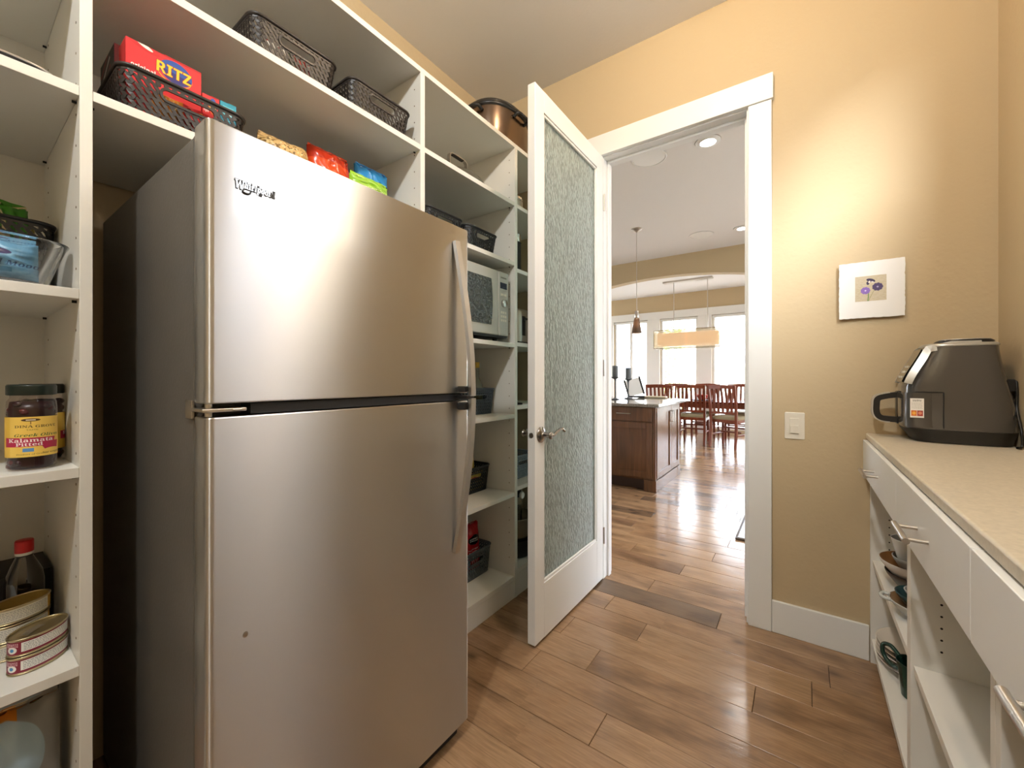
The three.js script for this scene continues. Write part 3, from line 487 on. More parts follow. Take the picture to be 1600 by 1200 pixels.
// ---------------------------------------------------------------- things on the shelves
{
  const up = 'dark woven plastic baskets on the upper shelves';
  const b1 = basket(0.25, 0.31, 0.097, basketMats.brown, 'dark brown woven basket holding red cracker boxes, left of the refrigerator top', [-1.36, SH.e + 0.0005, -0.350], 0, up);
  copy(b1, [-1.362, SH.f + 0.0005, -0.612], 0, 'dark brown woven basket on the second shelf down, with a red packet inside', up);
  copy(b1, [-1.36, SH.f + 0.0005, -0.908], 0, 'dark brown woven basket on the second shelf down, against the shelf divider', up);
  const b2 = basket(0.222, 0.30, 0.097, basketMats.black, 'black woven basket peeking over the right end of the refrigerator', [-1.365, SH.e + 0.0005, -1.226], 0, 'black woven baskets above the microwave');
  copy(b2, [-1.365, SH.e + 0.0005, -1.473], 0, 'black woven basket directly above the microwave, beside the shelf divider', 'black woven baskets above the microwave');
  const b3 = basket(0.25, 0.25, 0.132, basketMats.blue, 'slate blue woven basket under the microwave with a bottle in it', [-1.437, SH.c - 0.0025, -1.566]);
  const c1 = copy(b3, [-1.47, SH.b + 0.0005, -1.566], 0, 'black woven basket with yellow packets, two shelves below the microwave'); c1.traverse((o) => { if (o.isMesh) o.material = basketMats.black; });
  const c2 = copy(b3, [-1.46, SH.a + 0.0005, -1.566], 0, 'grey woven basket on the lowest shelf with a red pouch in it'); c2.traverse((o) => { if (o.isMesh) o.material = basketMats.grey; }); c2.scale.set(1, 1.08, 1);
  const c3 = copy(b3, [-1.40, 0.9825, -1.9], 0, 'pale grey woven basket behind the door, holding bottles'); c3.traverse((o) => { if (o.isMesh) o.material = std('basket_pale', 0x7b8893, 0.5); }); c3.position.y = 0.5635; 
  basket(0.20, 0.2, 0.178, basketMats.black, 'small black basket behind the glass dish at the left edge', [-1.53, SH.d + 0.0005, -0.058]);
}
{ // cracker cartons in the big basket
  const ritz = (big) => canvasTex(512, 576, (c) => {
    c.fillStyle = '#d9252b'; c.fillRect(0, 0, 512, 576); c.fillStyle = '#b5181f'; c.fillRect(0, 0, 512, 8);
    c.save(); c.translate(320, 108); c.rotate(0.1); c.fillStyle = '#f0b428'; c.beginPath(); c.ellipse(0, 5, 128, 100, 0, 0, 7); c.fill(); c.fillStyle = '#d9252b'; c.beginPath(); c.ellipse(0, -1, 127, 98, 0, 0, 7); c.fill(); c.fillStyle = '#1f4c9c'; c.beginPath(); c.ellipse(8, -2, 116, 90, 0, 0, 7); c.fill(); c.fillStyle = '#2b2870'; c.beginPath(); c.ellipse(8, 6, 110, 78, 0, 0, Math.PI); c.fill(); c.restore();
    txt(c, 'RITZ', 312, 112, 'bold 124px sans-serif', '#f4c22c', { sx: 0.98, stroke: '#8f1318', lw: 8, rot: 0.03 });
    txt(c, 'original', 110, 190, 'bold 44px sans-serif', '#fff4ee'); if (big) { c.fillStyle = '#c01a20'; c.beginPath(); c.ellipse(110, 10, 110, 34, 0.2, 0, 7); c.fill(); c.fillStyle = '#f6e9dd'; c.beginPath(); c.ellipse(120, 8, 55, 14, 0.3, 0, 7); c.fill(); }
  });
  carton('cracker_box', 'large red cracker box with a yellow and blue emblem, standing in the dark basket', 0.140, 0.167, 0.06, ritz(true), 0xb81c20, 0xc4242a, [-1.262, SH.e + 0.004, -0.311], 0, 0);
  carton('cracker_box', 'small red cracker box beside the large one in the dark basket', 0.036, 0.12, 0.045, ritz(false), 0xb81c20, 0xc4242a, [-1.252, SH.e + 0.004, -0.401], 0, 0);
  const teal = canvasTex(192, 384, (c) => { c.fillStyle = '#1f93ad'; c.fillRect(0, 0, 192, 384); c.fillStyle = '#6cc4d4'; c.fillRect(30, 30, 130, 80); txt(c, 'EXTRA', 96, 52, 'bold 40px sans-serif', '#e8f6f8'); txt(c, 'FINE', 96, 90, 'bold 36px sans-serif', '#e8f6f8'); lines(c, 30, 140, 120, 5, 16, '#bfe4ea', 6); });
  carton('teal_box', 'small teal carton at the right end of the dark cracker basket', 0.036, 0.122, 0.045, teal, 0x17788f, 0x2aa3bb, [-1.252, SH.e + 0.004, -0.4395], 0, 0);
  const prem = canvasTex(256, 512, (c) => { c.fillStyle = '#7a1420'; c.fillRect(0, 0, 256, 512); c.fillStyle = '#a81c2a'; c.fillRect(0, 180, 256, 332); txt(c, 'PR', 120, 140, 'bold 150px sans-serif', '#efe9e2', { stroke: '#3a0c10', lw: 8 }); txt(c, '....', 130, 230, 'bold 60px sans-serif', '#efe9e2'); c.fillStyle = '#d9cdb8'; c.beginPath(); c.moveTo(200, 512); c.lineTo(256, 330); c.lineTo(256, 512); c.fill(); });
  const premSide = canvasTex(256, 512, (c) => { c.fillStyle = '#2b2a2a'; c.fillRect(0, 0, 256, 512); for (let i = 0; i < 8; i++) { c.save(); c.translate(30 + i * 10, 60 + i * 56); c.rotate(-0.6); c.fillStyle = i % 2 ? '#cfc9c0' : '#8d1a22'; c.fillRect(-30, 0, 190, 20); c.restore(); } });
  carton('cracker_box', 'dark red carton with white letters at the left end of the cracker basket', 0.05, 0.2, 0.14, prem, premSide, 0x8a1a24, [-1.405, SH.e + 0.004, -0.266], 0, 0);
  one('paper_sleeve', [bx(-1.50, -1.42, SH.f + 0.0045, SH.f + 0.19, -0.716, -0.60, 0.004)], M.paper, 'white paper packet standing up at the right end of the red-packet basket', 'packet');
  bag('snack_packet', 'red and white snack packet seen through the basket handle hole', 'packet', 0.13, 0.072, 0.03, 61, canvasTex(256, 128, (c) => { c.fillStyle = '#b42a20'; c.fillRect(0, 0, 256, 128); c.fillStyle = '#e8e2d8'; c.fillRect(0, 0, 110, 128); c.fillStyle = '#31402a'; c.fillRect(110, 0, 40, 128); }), [-1.262, SH.f + 0.005, -0.61], 0, 0);
  bag('snack_packet', 'orange and red wrapper lying behind the cracker basket handle', 'packet', 0.10, 0.056, 0.012, 62, canvasTex(256, 128, (c) => { c.fillStyle = '#e08a2a'; c.fillRect(0, 0, 256, 128); c.fillStyle = '#c02428'; c.fillRect(150, 0, 106, 128); c.fillStyle = '#f0c880'; for (let i = 0; i < 6; i++) c.fillRect(20 + i * 20, 30, 8, 60); }), [-1.2295, SH.e + 0.008, -0.335], 0, 0);
}
{ // bags lying on the shelf over the refrigerator
  const tan = canvasTex(256, 256, (c) => { c.fillStyle = '#c4a268'; c.fillRect(0, 0, 256, 256); for (let i = 0; i < 420; i++) { c.fillStyle = ['#6d5128', '#e0c48c', '#8c6a38'][i % 3]; c.beginPath(); c.ellipse(hash(i, 3, 1) * 256, hash(i, 4, 1) * 256, 6, 4, i, 0, 7); c.fill(); } });
  bag('pasta_bag', 'tan speckled bag lying above the left half of the refrigerator door', 'bag', 0.15, 0.145, 0.13, 11, tan, [-1.34, SH.e + 0.001, -0.630], 0, 0, 0.4);
  const red = canvasTex(256, 256, (c) => { c.fillStyle = '#d3481c'; c.fillRect(0, 0, 256, 256); c.fillStyle = '#b32f14'; c.fillRect(0, 0, 256, 60); for (let i = 0; i < 4; i++) { c.fillStyle = '#efe6d6'; c.beginPath(); c.arc(40 + i * 60, 175, 24, 0, 7); c.fill(); c.fillStyle = '#2f7a3a'; c.beginPath(); c.arc(40 + i * 60, 175, 15, 0, 7); c.fill(); } c.fillStyle = '#7fae3a'; c.fillRect(150, 120, 60, 30); });
  bag('snack_bag', 'orange red crisp bag with round green emblems above the refrigerator', 'bag', 0.15, 0.185, 0.10, 12, red, [-1.35, SH.e + 0.001, -0.785], 0, 0, 0.25);
  const green = canvasTex(256, 256, (c) => { c.fillStyle = '#8fbf2e'; c.fillRect(0, 0, 256, 256); c.fillStyle = '#d5e27a'; c.fillRect(30, 130, 180, 40); c.fillStyle = '#4d8a22'; c.fillRect(0, 190, 256, 66); lines(c, 40, 90, 170, 3, 14, '#f2f4d8', 5); });
  bag('snack_bag', 'lime green bag lying low between the orange bag and the blue bag', 'bag', 0.15, 0.098, 0.07, 13, green, [-1.245, SH.e + 0.001, -0.875], 0, 0, 0.3);
  const blue = canvasTex(256, 256, (c) => { c.fillStyle = '#2b86c4'; c.fillRect(0, 0, 256, 256); c.fillStyle = '#122a52'; c.fillRect(0, 70, 256, 80); c.fillStyle = '#cfe6f2'; c.fillRect(20, 180, 130, 44); c.fillStyle = '#e9e4d2'; c.beginPath(); c.arc(200, 196, 30, 0, 7); c.fill(); });
  bag('snack_bag', 'bright blue bag beside the divider above the refrigerator', 'bag', 0.14, 0.195, 0.08, 14, blue, [-1.345, SH.e + 0.001, -0.955], 0, 0, 0.25);
}
{ // lid on the second shelf, slow cooker on top
  const l = thing('pot_lid', 'stainless pot lid with a squared loop handle on the second shelf', 'pot lid', [-1.335, SH.f + 0.001, -1.425]);
  part('dome', lathe([[0.135, 0], [0.138, 0.004], [0.135, 0.007], [0.12, 0.03], [0.09, 0.058], [0.05, 0.076], [0, 0.083], [0, 0.08], [0.05, 0.073], [0.09, 0.055], [0.12, 0.027], [0.133, 0.003]], 48), std('lid_steel', new THREE.Color(0.5, 0.47, 0.43), 0.22, { metalness: 1 }), l);
  part('loop_handle', [ribbon([V(0, 0.072, 0.055), V(0, 0.115, 0.06), V(0, 0.14, 0.057), V(0, 0.148, 0.045), V(0, 0.15, 0), V(0, 0.148, -0.045), V(0, 0.14, -0.057), V(0, 0.115, -0.06), V(0, 0.072, -0.055)], Array(9).fill(0).map((_, i) => [V(0, 0, 1), V(0, 0, 1), V(0, 0.6, 0.8), V(0, 1, 0.2), V(0, 1, 0), V(0, 1, -0.2), V(0, 0.6, -0.8), V(0, 0, -1), V(0, 0, -1)][i].normalize()), 0.018, 0.004)], M.nickel, l);
  part('grip', bx(-0.0092, 0.0092, 0.142, 0.149, -0.036, 0.036, 0.002), M.black, l);
  const k = thing('slow_cooker', 'oval bronze slow cooker with black lid on top of the shelving by the door', 'slow cooker', [-1.395, SH.g + 0.001, -1.815]);
  const ring = (y, a, b) => superRing(0, y, 0, a, b, 56, 2.3);
  part('base', loft([ring(0, 0.115, 0.16), ring(0.004, 0.125, 0.17), ring(0.03, 0.132, 0.178), ring(0.034, 0.13, 0.176)]), M.black, k);
  part('body', loft([ring(0.03, 0.13, 0.176), ring(0.08, 0.142, 0.19), ring(0.16, 0.148, 0.196), ring(0.215, 0.149, 0.197)]), std('bronze_metal', new THREE.Color(0.21, 0.15, 0.11), 0.22, { metalness: 1 }), k);
  part('rim', loft([ring(0.213, 0.15, 0.198), ring(0.218, 0.158, 0.206), ring(0.23, 0.158, 0.206), ring(0.236, 0.15, 0.198)]), M.black, k);
  const lid = part('lid', loft([ring(0.236, 0.15, 0.198), ring(0.244, 0.152, 0.2), ring(0.262, 0.135, 0.18), ring(0.276, 0.09, 0.125), ring(0.282, 0.03, 0.045)]), phy('dark_glass_lid', 0x1a1512, 0.06, { clearcoat: 1 }), k);
  part('knob', lathe([[0, 0.282], [0.014, 0.282], [0.012, 0.292], [0.02, 0.3], [0.018, 0.308], [0, 0.31]], 24), M.black, lid);
  for (const s of [1, -1]) part('side_handle', tube([[0.045, 0.19, s * 0.192], [0.04, 0.2, s * 0.222], [0, 0.202, s * 0.232], [-0.04, 0.2, s * 0.222], [-0.045, 0.19, s * 0.192]], 0.009, 30, 8), M.black, k);
  part('front_handle', tube([[0.146, 0.19, -0.05], [0.172, 0.203, -0.045], [0.178, 0.204, 0], [0.172, 0.203, 0.045], [0.146, 0.19, 0.05]], 0.0085, 30, 8), M.black, k);
}
{ // microwave oven
  const m = thing('microwave_oven', 'silver countertop microwave oven with mottled dark window', 'microwave', [-1.205, SH.d - 0.0035, -1.41]);
  const sil = std('silver_paint', new THREE.Color(0.52, 0.51, 0.47), 0.38, { metalness: 0.35 }), z = (a) => a + 1.41;
  part('casing', [bx(-0.37, -0.03, 0.022, 0.345, -0.245, 0.245, 0.004)], std('casing_paint', new THREE.Color(0.45, 0.44, 0.41), 0.45), m);
  for (const [x, q] of [[-0.05, 0.2], [-0.05, -0.2], [-0.33, 0.2], [-0.33, -0.2]]) part('foot', cyl(0.012, 0.014, 0.022, x, 0, q, 16), M.black, m);
  part('underside_strip', bx(-0.05, -0.003, 0.018, 0.03, -0.243, 0.243, 0.002), M.black, m);
  const d = part('door', [bx(-0.029, 0, 0.03, 0.345, z(-1.575), 0.245, 0.006, 2)], sil, m);
  const ws = new THREE.Shape(), zr2 = -(z(-1.525)); ws.moveTo(-0.205, 0.076); ws.lineTo(zr2 - 0.008, 0.076); ws.quadraticCurveTo(zr2 + 0.012, 0.19, zr2 - 0.008, 0.296); ws.lineTo(-0.205, 0.296); ws.lineTo(-0.205, 0.076);
  const wtex = dataTex(256, 256, (u, v, x, y) => { const n = 46 + 70 * (fbm(u * 40, v * 40, 15, 3, 40, 40) - 0.35); return [n, n * 1.04, n * 1.06]; });
  part('window', boxUV(extr(ws, 0.003, 0.001).rotateY(Math.PI / 2).translate(0.0005, 0, 0)), phy('mottled_glass', 0xffffff, 0.12, { map: rep(wtex, 5, 5), clearcoat: 1, clearcoatRoughness: 0.05 }), d);
  const p = part('control_panel', bx(-0.029, 0.0005, 0.03, 0.345, -0.245, z(-1.577), 0.005, 2), sil, m), cz = -0.205;
  part('display', bx(0, 0.0016, 0.262, 0.292, cz - 0.027, cz + 0.027, 0.0005), phy('display_glass', 0x171a33, 0.1), p);
  part('dial', lathe([[0, 0], [0.019, 0], [0.019, 0.009], [0.016, 0.013], [0, 0.014]], 32).rotateZ(-Math.PI / 2).translate(0.0005, 0.19, cz), M.chrome, p);
  for (let r = 0; r < 3; r++) for (let c = 0; c < 3; c++) part('button', bx(0, 0.002, 0.1 + r * 0.02, 0.111 + r * 0.02, cz - 0.022 + c * 0.016, cz - 0.01 + c * 0.016, 0.0008), M.white, p);
  for (let c = 0; c < 2; c++) part('button', bx(0, 0.002, 0.226, 0.238, cz - 0.022 + c * 0.024, cz - 0.002 + c * 0.024, 0.0008), M.white, p);
  part('door_button', bx(0, 0.003, 0.038, 0.075, cz - 0.03, cz + 0.03, 0.002), sil, p);
  part('maker_print', printPlane(0.05, 0.009).rotateY(Math.PI / 2).translate(0.0012, 0.316, cz), std('print_grey', 0xffffff, 0.5, { map: canvasTex(128, 24, (c) => { c.fillStyle = '#9a978c'; c.fillRect(0, 0, 128, 24); lines(c, 10, 8, 108, 1, 8, '#4a4843', 9); }) }), p);
}
// bottles, packets and pouches in the lower baskets
function bottle(name, label, cat, pts, glass, cap, capPts, pos, fill) {
  const t = thing(name, label, cat, pos); part('body', lathe(pts, 32), glass, t); if (capPts) part('cap', lathe(capPts, 24), cap, t); if (fill) part('contents', lathe(fill[0], 28), fill[1], t); return t;
}
{
  const greenish = phy('bottle_glass', 0xcfd6d0, 0.05, { transmission: 1, thickness: 0.003, ior: 1.48 }), yellowCap = std('yellow_cap', 0xc2a23a, 0.4);
  bottle('glass_bottle', 'clear long-necked bottle with yellow cap in the slate blue basket', 'bottle', [[0, 0], [0.032, 0], [0.035, 0.005], [0.035, 0.115], [0.03, 0.145], [0.016, 0.172], [0.0125, 0.185], [0.0125, 0.238], [0.0095, 0.238], [0.0095, 0.184], [0.013, 0.17], [0.027, 0.143], [0.032, 0.114], [0.032, 0.006], [0, 0.004]], greenish, yellowCap, [[0, 0.262], [0.0135, 0.262], [0.0142, 0.258], [0.0142, 0.234], [0.0128, 0.233]], [-1.375, SH.c + 0.001, -1.612], [[[0, 0.005], [0.0315, 0.007], [0.0315, 0.09], [0, 0.09]], std('oil', 0x6d6a3a, 0.3)]);
  const dk = std('dark_glass', 0x17150f, 0.12);
  bottle('dark_bottle', 'dark bottle behind the clear one in the slate blue basket', 'bottle', [[0, 0], [0.03, 0], [0.032, 0.004], [0.032, 0.13], [0.013, 0.17], [0.013, 0.23], [0, 0.23]], dk, M.black, [[0, 0.25], [0.0145, 0.25], [0.0145, 0.222], [0.0132, 0.222]], [-1.45, SH.c + 0.001, -1.61]);
  const yel = canvasTex(128, 128, (c) => { c.fillStyle = '#d9bf5c'; c.fillRect(0, 0, 128, 128); c.fillStyle = '#c04a30'; c.fillRect(20, 18, 60, 14); c.fillStyle = '#f2e6b0'; c.fillRect(10, 60, 100, 34); lines(c, 16, 66, 90, 3, 10, '#6b5a20', 3); });
  bag('noodle_packet', 'yellow packet standing in the black basket below the microwave', 'packet', 0.11, 0.175, 0.04, 31, yel, [-1.425, SH.b + 0.005, -1.595], 0, 0.05, 0.35);
  bag('noodle_packet', 'yellow packet wedged low at the front of the black basket', 'packet', 0.11, 0.085, 0.03, 32, yel, [-1.375, SH.b + 0.005, -1.60], 0, 0, 0.35);
  const redp = canvasTex(256, 384, (c) => { c.fillStyle = '#b81422'; c.fillRect(0, 0, 256, 384); c.fillStyle = '#141418'; c.beginPath(); c.ellipse(150, 120, 86, 40, 0, 0, 7); c.fill(); lines(c, 90, 108, 120, 2, 16, '#cfd8d6', 10); lines(c, 60, 190, 150, 2, 20, '#e0c9c4', 9); for (let i = 0; i < 6; i++) { c.fillStyle = '#e9dcd4'; c.fillRect(50 + i * 26, 250, 10, 60); } });
  bag('snack_pouch', 'glossy red pouch with a black oval leaning in the grey basket', 'pouch', 0.14, 0.235, 0.06, 33, redp, [-1.415, SH.a + 0.005, -1.605], 0, 0.05, 0.22);
}
{ // behind the door: the narrow end bay
  const k = thing('steel_canister', 'small steel canister on the second shelf beside the door edge', 'canister', [-1.275, 2.0225, -1.80]);
  part('body', lathe([[0, 0], [0.048, 0], [0.05, 0.004], [0.05, 0.05], [0.046, 0.052], [0, 0.052]], 36), M.nickel, k); part('lid', lathe([[0.051, 0.052], [0.052, 0.066], [0.04, 0.078], [0.012, 0.082], [0.014, 0.096], [0, 0.098]], 36), M.chrome, k);
  const b = thing('black_canister', 'black canister with silver screw lid beside the door edge', 'canister', [-1.27, 1.6905, -1.79]);
  part('body', lathe([[0, 0], [0.04, 0], [0.043, 0.006], [0.043, 0.155], [0.04, 0.16], [0, 0.16]], 36), M.black, b); part('lid', lathe([[0.0435, 0.16], [0.0435, 0.2], [0.041, 0.203], [0, 0.203]], 36), M.chrome, b);
  const t = thing('toaster', 'brushed steel toaster on the shelf beside the door edge', 'toaster', [-1.36, 1.3095, -1.87]);
  part('shell', loft([0.012, 0.03, 0.14, 0.175, 0.195].map((y, i) => superRing(0, y, 0, [0.128, 0.13, 0.13, 0.125, 0.1][i], [0.082, 0.084, 0.083, 0.078, 0.06][i], 48, 6))), M.nickel, t);
  part('base', bx(-0.125, 0.125, 0, 0.013, -0.08, 0.08, 0.004), M.black, t); part('lever_slot', bx(0.1285, 0.1315, 0.045, 0.15, 0.022, 0.052, 0.001), M.black, t); part('lever', bx(0.13, 0.15, 0.128, 0.14, 0.024, 0.05, 0.003), M.black, t);
  part('slot', [bx(-0.09, 0.09, 0.1935, 0.1965, -0.04, -0.012)], M.black, t); part('slot', [bx(-0.09, 0.09, 0.1935, 0.1965, 0.012, 0.04)], M.black, t);
  one('appliance_cord', tube([[-1.235, 1.313, -1.83], [-1.222, 1.312, -1.80], [-1.24, 1.3125, -1.765], [-1.30, 1.3125, -1.752]], 0.003, 30, 8), M.black, 'black cord lying beside the steel toaster', 'cord');
  const bo = thing('black_bowl', 'black bowl stored upside down behind the toaster', 'bowl', [-1.582, 1.31, -1.86]); part('shell', lathe([[0.08, 0], [0.084, 0.004], [0.08, 0.12], [0.06, 0.2], [0, 0.22], [0, 0.216], [0.057, 0.197], [0.076, 0.119], [0.078, 0.002]], 40), M.black, bo);
  const gtex = canvasTex(128, 256, (c) => { c.fillStyle = '#b9c2bd'; c.fillRect(0, 0, 128, 256); c.fillStyle = '#6fae3e'; c.fillRect(0, 0, 128, 70); c.fillStyle = '#a8cf7a'; c.beginPath(); c.ellipse(64, 140, 44, 40, 0, 0, 7); c.fill(); c.fillStyle = '#3b4a3a'; c.fillRect(0, 70, 128, 12); });
  bag('frozen_bag', 'pale green and white bag standing on a shelf behind the door edge', 'bag', 0.2, 0.27, 0.09, 41, gtex, [-1.37, 0.983, -1.86], 0.2, 0, 0.3);
  one('folded_tray', bx(-1.40, -1.215, 0.983, 0.993, -1.80, -1.735, 0.003), M.blackMat, 'thin black tray edge at the foot of the green and white bag', 'tray');
  const dk = std('dark_bottle_glass', 0x191a20, 0.12);
  bottle('dark_bottle', 'short dark bottle with black cap beside the latch edge of the door', 'bottle', [[0, 0], [0.024, 0], [0.026, 0.004], [0.026, 0.16], [0.012, 0.18], [0.012, 0.2], [0, 0.2]], dk, M.black, [[0, 0.22], [0.0145, 0.22], [0.0145, 0.196], [0.0132, 0.196]], [-1.335, 0.564 + 0.004, -1.81]);
  bottle('yellow_bottle', 'slim yellow bottle beside the dark bottles by the door edge', 'bottle', [[0, 0], [0.018, 0], [0.02, 0.004], [0.02, 0.16], [0.009, 0.19], [0, 0.19]], std('yellow_label', 0xb59a4a, 0.4), M.black, [[0, 0.21], [0.0105, 0.21], [0.0105, 0.186], [0.0096, 0.186]], [-1.33, 0.564 + 0.004, -1.862]);
  const pp = std('cast_dark', 0x1b1b1d, 0.3);
  const pan = thing('frying_pan', 'dark pan lowest in the pan stack beside the door edge', 'pan', [-1.35, 0.139, -1.90]); part('vessel', lathe([[0, 0], [0.11, 0], [0.128, 0.01], [0.135, 0.095], [0.132, 0.096], [0.125, 0.014], [0, 0.005]], 44), pp, pan); part('side_handle', tube([[0.132, 0.08, -0.03], [0.15, 0.085, -0.025], [0.15, 0.085, 0.025], [0.132, 0.08, 0.03]], 0.005, 24, 8), M.nickel, pan);
  const pot = thing('steel_pot', 'bronze-toned steel pot stacked on the dark pan by the door edge', 'pot', [-1.35, 0.236, -1.90]); part('vessel', lathe([[0, 0], [0.105, 0], [0.115, 0.008], [0.118, 0.11], [0.122, 0.114], [0.115, 0.112], [0.112, 0.012], [0, 0.005]], 44), std('bronze_steel', new THREE.Color(0.42, 0.36, 0.27), 0.25, { metalness: 1 }), pot);
  const bl = thing('glass_blender', 'clear glass blender jug standing in the steel pot by the door edge', 'blender jug', [-1.335, 0.243, -1.875]); part('jug', lathe([[0, 0], [0.045, 0], [0.048, 0.01], [0.058, 0.22], [0.054, 0.22], [0.045, 0.012], [0, 0.006]], 36), M.glassJar, bl); part('lid', lathe([[0.06, 0.22], [0.06, 0.235], [0.045, 0.25], [0, 0.255]], 32), M.black, bl); part('collar', lathe([[0.0, -0.004], [0.05, -0.004], [0.052, 0.014], [0.047, 0.016]], 32), M.nickel, bl);
  const r = thing('egg_timer', 'small round steel timer hanging by the shelf behind the door edge', 'timer', [-1.21, 0.507, -1.775]); part('case', lathe([[0, 0], [0.017, 0], [0.019, 0.004], [0.019, 0.01], [0.016, 0.013], [0, 0.0135]], 28).rotateZ(-Math.PI / 2), M.nickel, r); part('face', new THREE.CylinderGeometry(0.0145, 0.0145, 0.0012, 24).rotateZ(Math.PI / 2).translate(0.0136, 0, 0), M.paper, r); part('hook', rod([0.006, 0.018, 0], [0.006, 0.036, 0], 0.0015), M.nickel, r);
}

// ---------------------------------------------------------------- left bay
{
  const tr = thing('shallow_tray', 'shallow dark tray with a pale rim at the upper left edge', 'tray', [-1.315, SH.e + 0.001, -0.02]);
  part('pan', loft([superRing(0, 0, 0, 0.085, 0.105, 40, 5), superRing(0, 0.014, 0, 0.098, 0.12, 40, 5), superRing(0, 0.012, 0, 0.092, 0.113, 40, 5), superRing(0, 0.003, 0, 0.08, 0.1, 40, 5)], true, true), M.black, tr);
  part('rim', tube(superRing(0, 0.0155, 0, 0.099, 0.121, 48, 5), 0.0022, 96, 6, true), M.nickel, tr);
}
{ // glass dish with a blue pouch
  const t = thing('glass_dish', 'clear flared glass dish at the left edge with a blue pouch inside', 'glass dish', [-1.30, SH.d + 0.001, -0.025]), R = (y, a, b) => superRing(0, y, 0, a, b, 48, 3.2);
  part('dish', loft([R(0, 0.06, 0.10), R(0.004, 0.064, 0.106), R(0.088, 0.082, 0.133), R(0.093, 0.086, 0.137), R(0.093, 0.08, 0.131), R(0.012, 0.059, 0.1), R(0.009, 0.055, 0.096)]), M.glassJar, t);
  const blue = canvasTex(512, 256, (c) => { c.fillStyle = '#5f93b4'; c.fillRect(0, 0, 512, 256); c.fillStyle = '#86b4cc'; for (let i = 0; i < 40; i++) { c.globalAlpha = 0.3; c.fillRect(hash(i, 1, 9) * 500, hash(i, 2, 9) * 250, 60, 14); } c.globalAlpha = 1; c.fillStyle = '#3a3560'; c.beginPath(); c.ellipse(330, 78, 90, 26, 0.05, 0, 7); c.fill(); c.fillStyle = '#24345a'; c.fillRect(315, 20, 26, 40); txt(c, 'yogi', 330, 78, 'italic bold 44px serif', '#e6eef4'); txt(c, 'Bears Good Mood', 330, 150, 'italic bold 42px serif', '#2a4a70'); c.fillStyle = '#3f7898'; c.fillRect(250, 178, 170, 30); });
  bag('tea_pouch', 'blue printed pouch lying inside the clear glass dish', 'pouch', 0.195, 0.075, 0.075, 52, blue, [-1.29, SH.d + 0.0125, -0.022], 0, 0, 0.25);
  const g = canvasTex(256, 256, (c) => { c.fillStyle = '#d8c7a0'; c.fillRect(0, 0, 256, 256); c.fillStyle = '#3f8a22'; c.fillRect(0, 0, 110, 90); c.beginPath(); c.moveTo(120, 0); c.lineTo(256, 0); c.lineTo(190, 256); c.lineTo(150, 256); c.fill(); c.strokeStyle = '#5a2616'; c.lineWidth = 12; c.beginPath(); c.moveTo(20, 190); c.quadraticCurveTo(50, 120, 60, 170); c.quadraticCurveTo(80, 110, 95, 160); c.quadraticCurveTo(110, 120, 125, 150); c.stroke(); lines(c, 200, 110, 50, 6, 14, '#8a7658', 4); });
  bag('tea_packet', 'green and cream packet sticking up out of the small black basket', 'packet', 0.115, 0.22, 0.05, 53, g, [-1.50, SH.d + 0.006, -0.085], 0.5, 0.1, 0.4);
  const bt = canvasTex(128, 128, (c) => { c.fillStyle = '#6f8794'; c.fillRect(0, 0, 128, 128); c.fillStyle = '#b8a86a'; c.fillRect(0, 0, 128, 40); });
  bag('blue_packet', 'dull blue packet at the back of the small black basket', 'packet', 0.16, 0.19, 0.04, 54, bt, [-1.585, SH.d + 0.006, -0.06], 0, 0, 0.5);
}
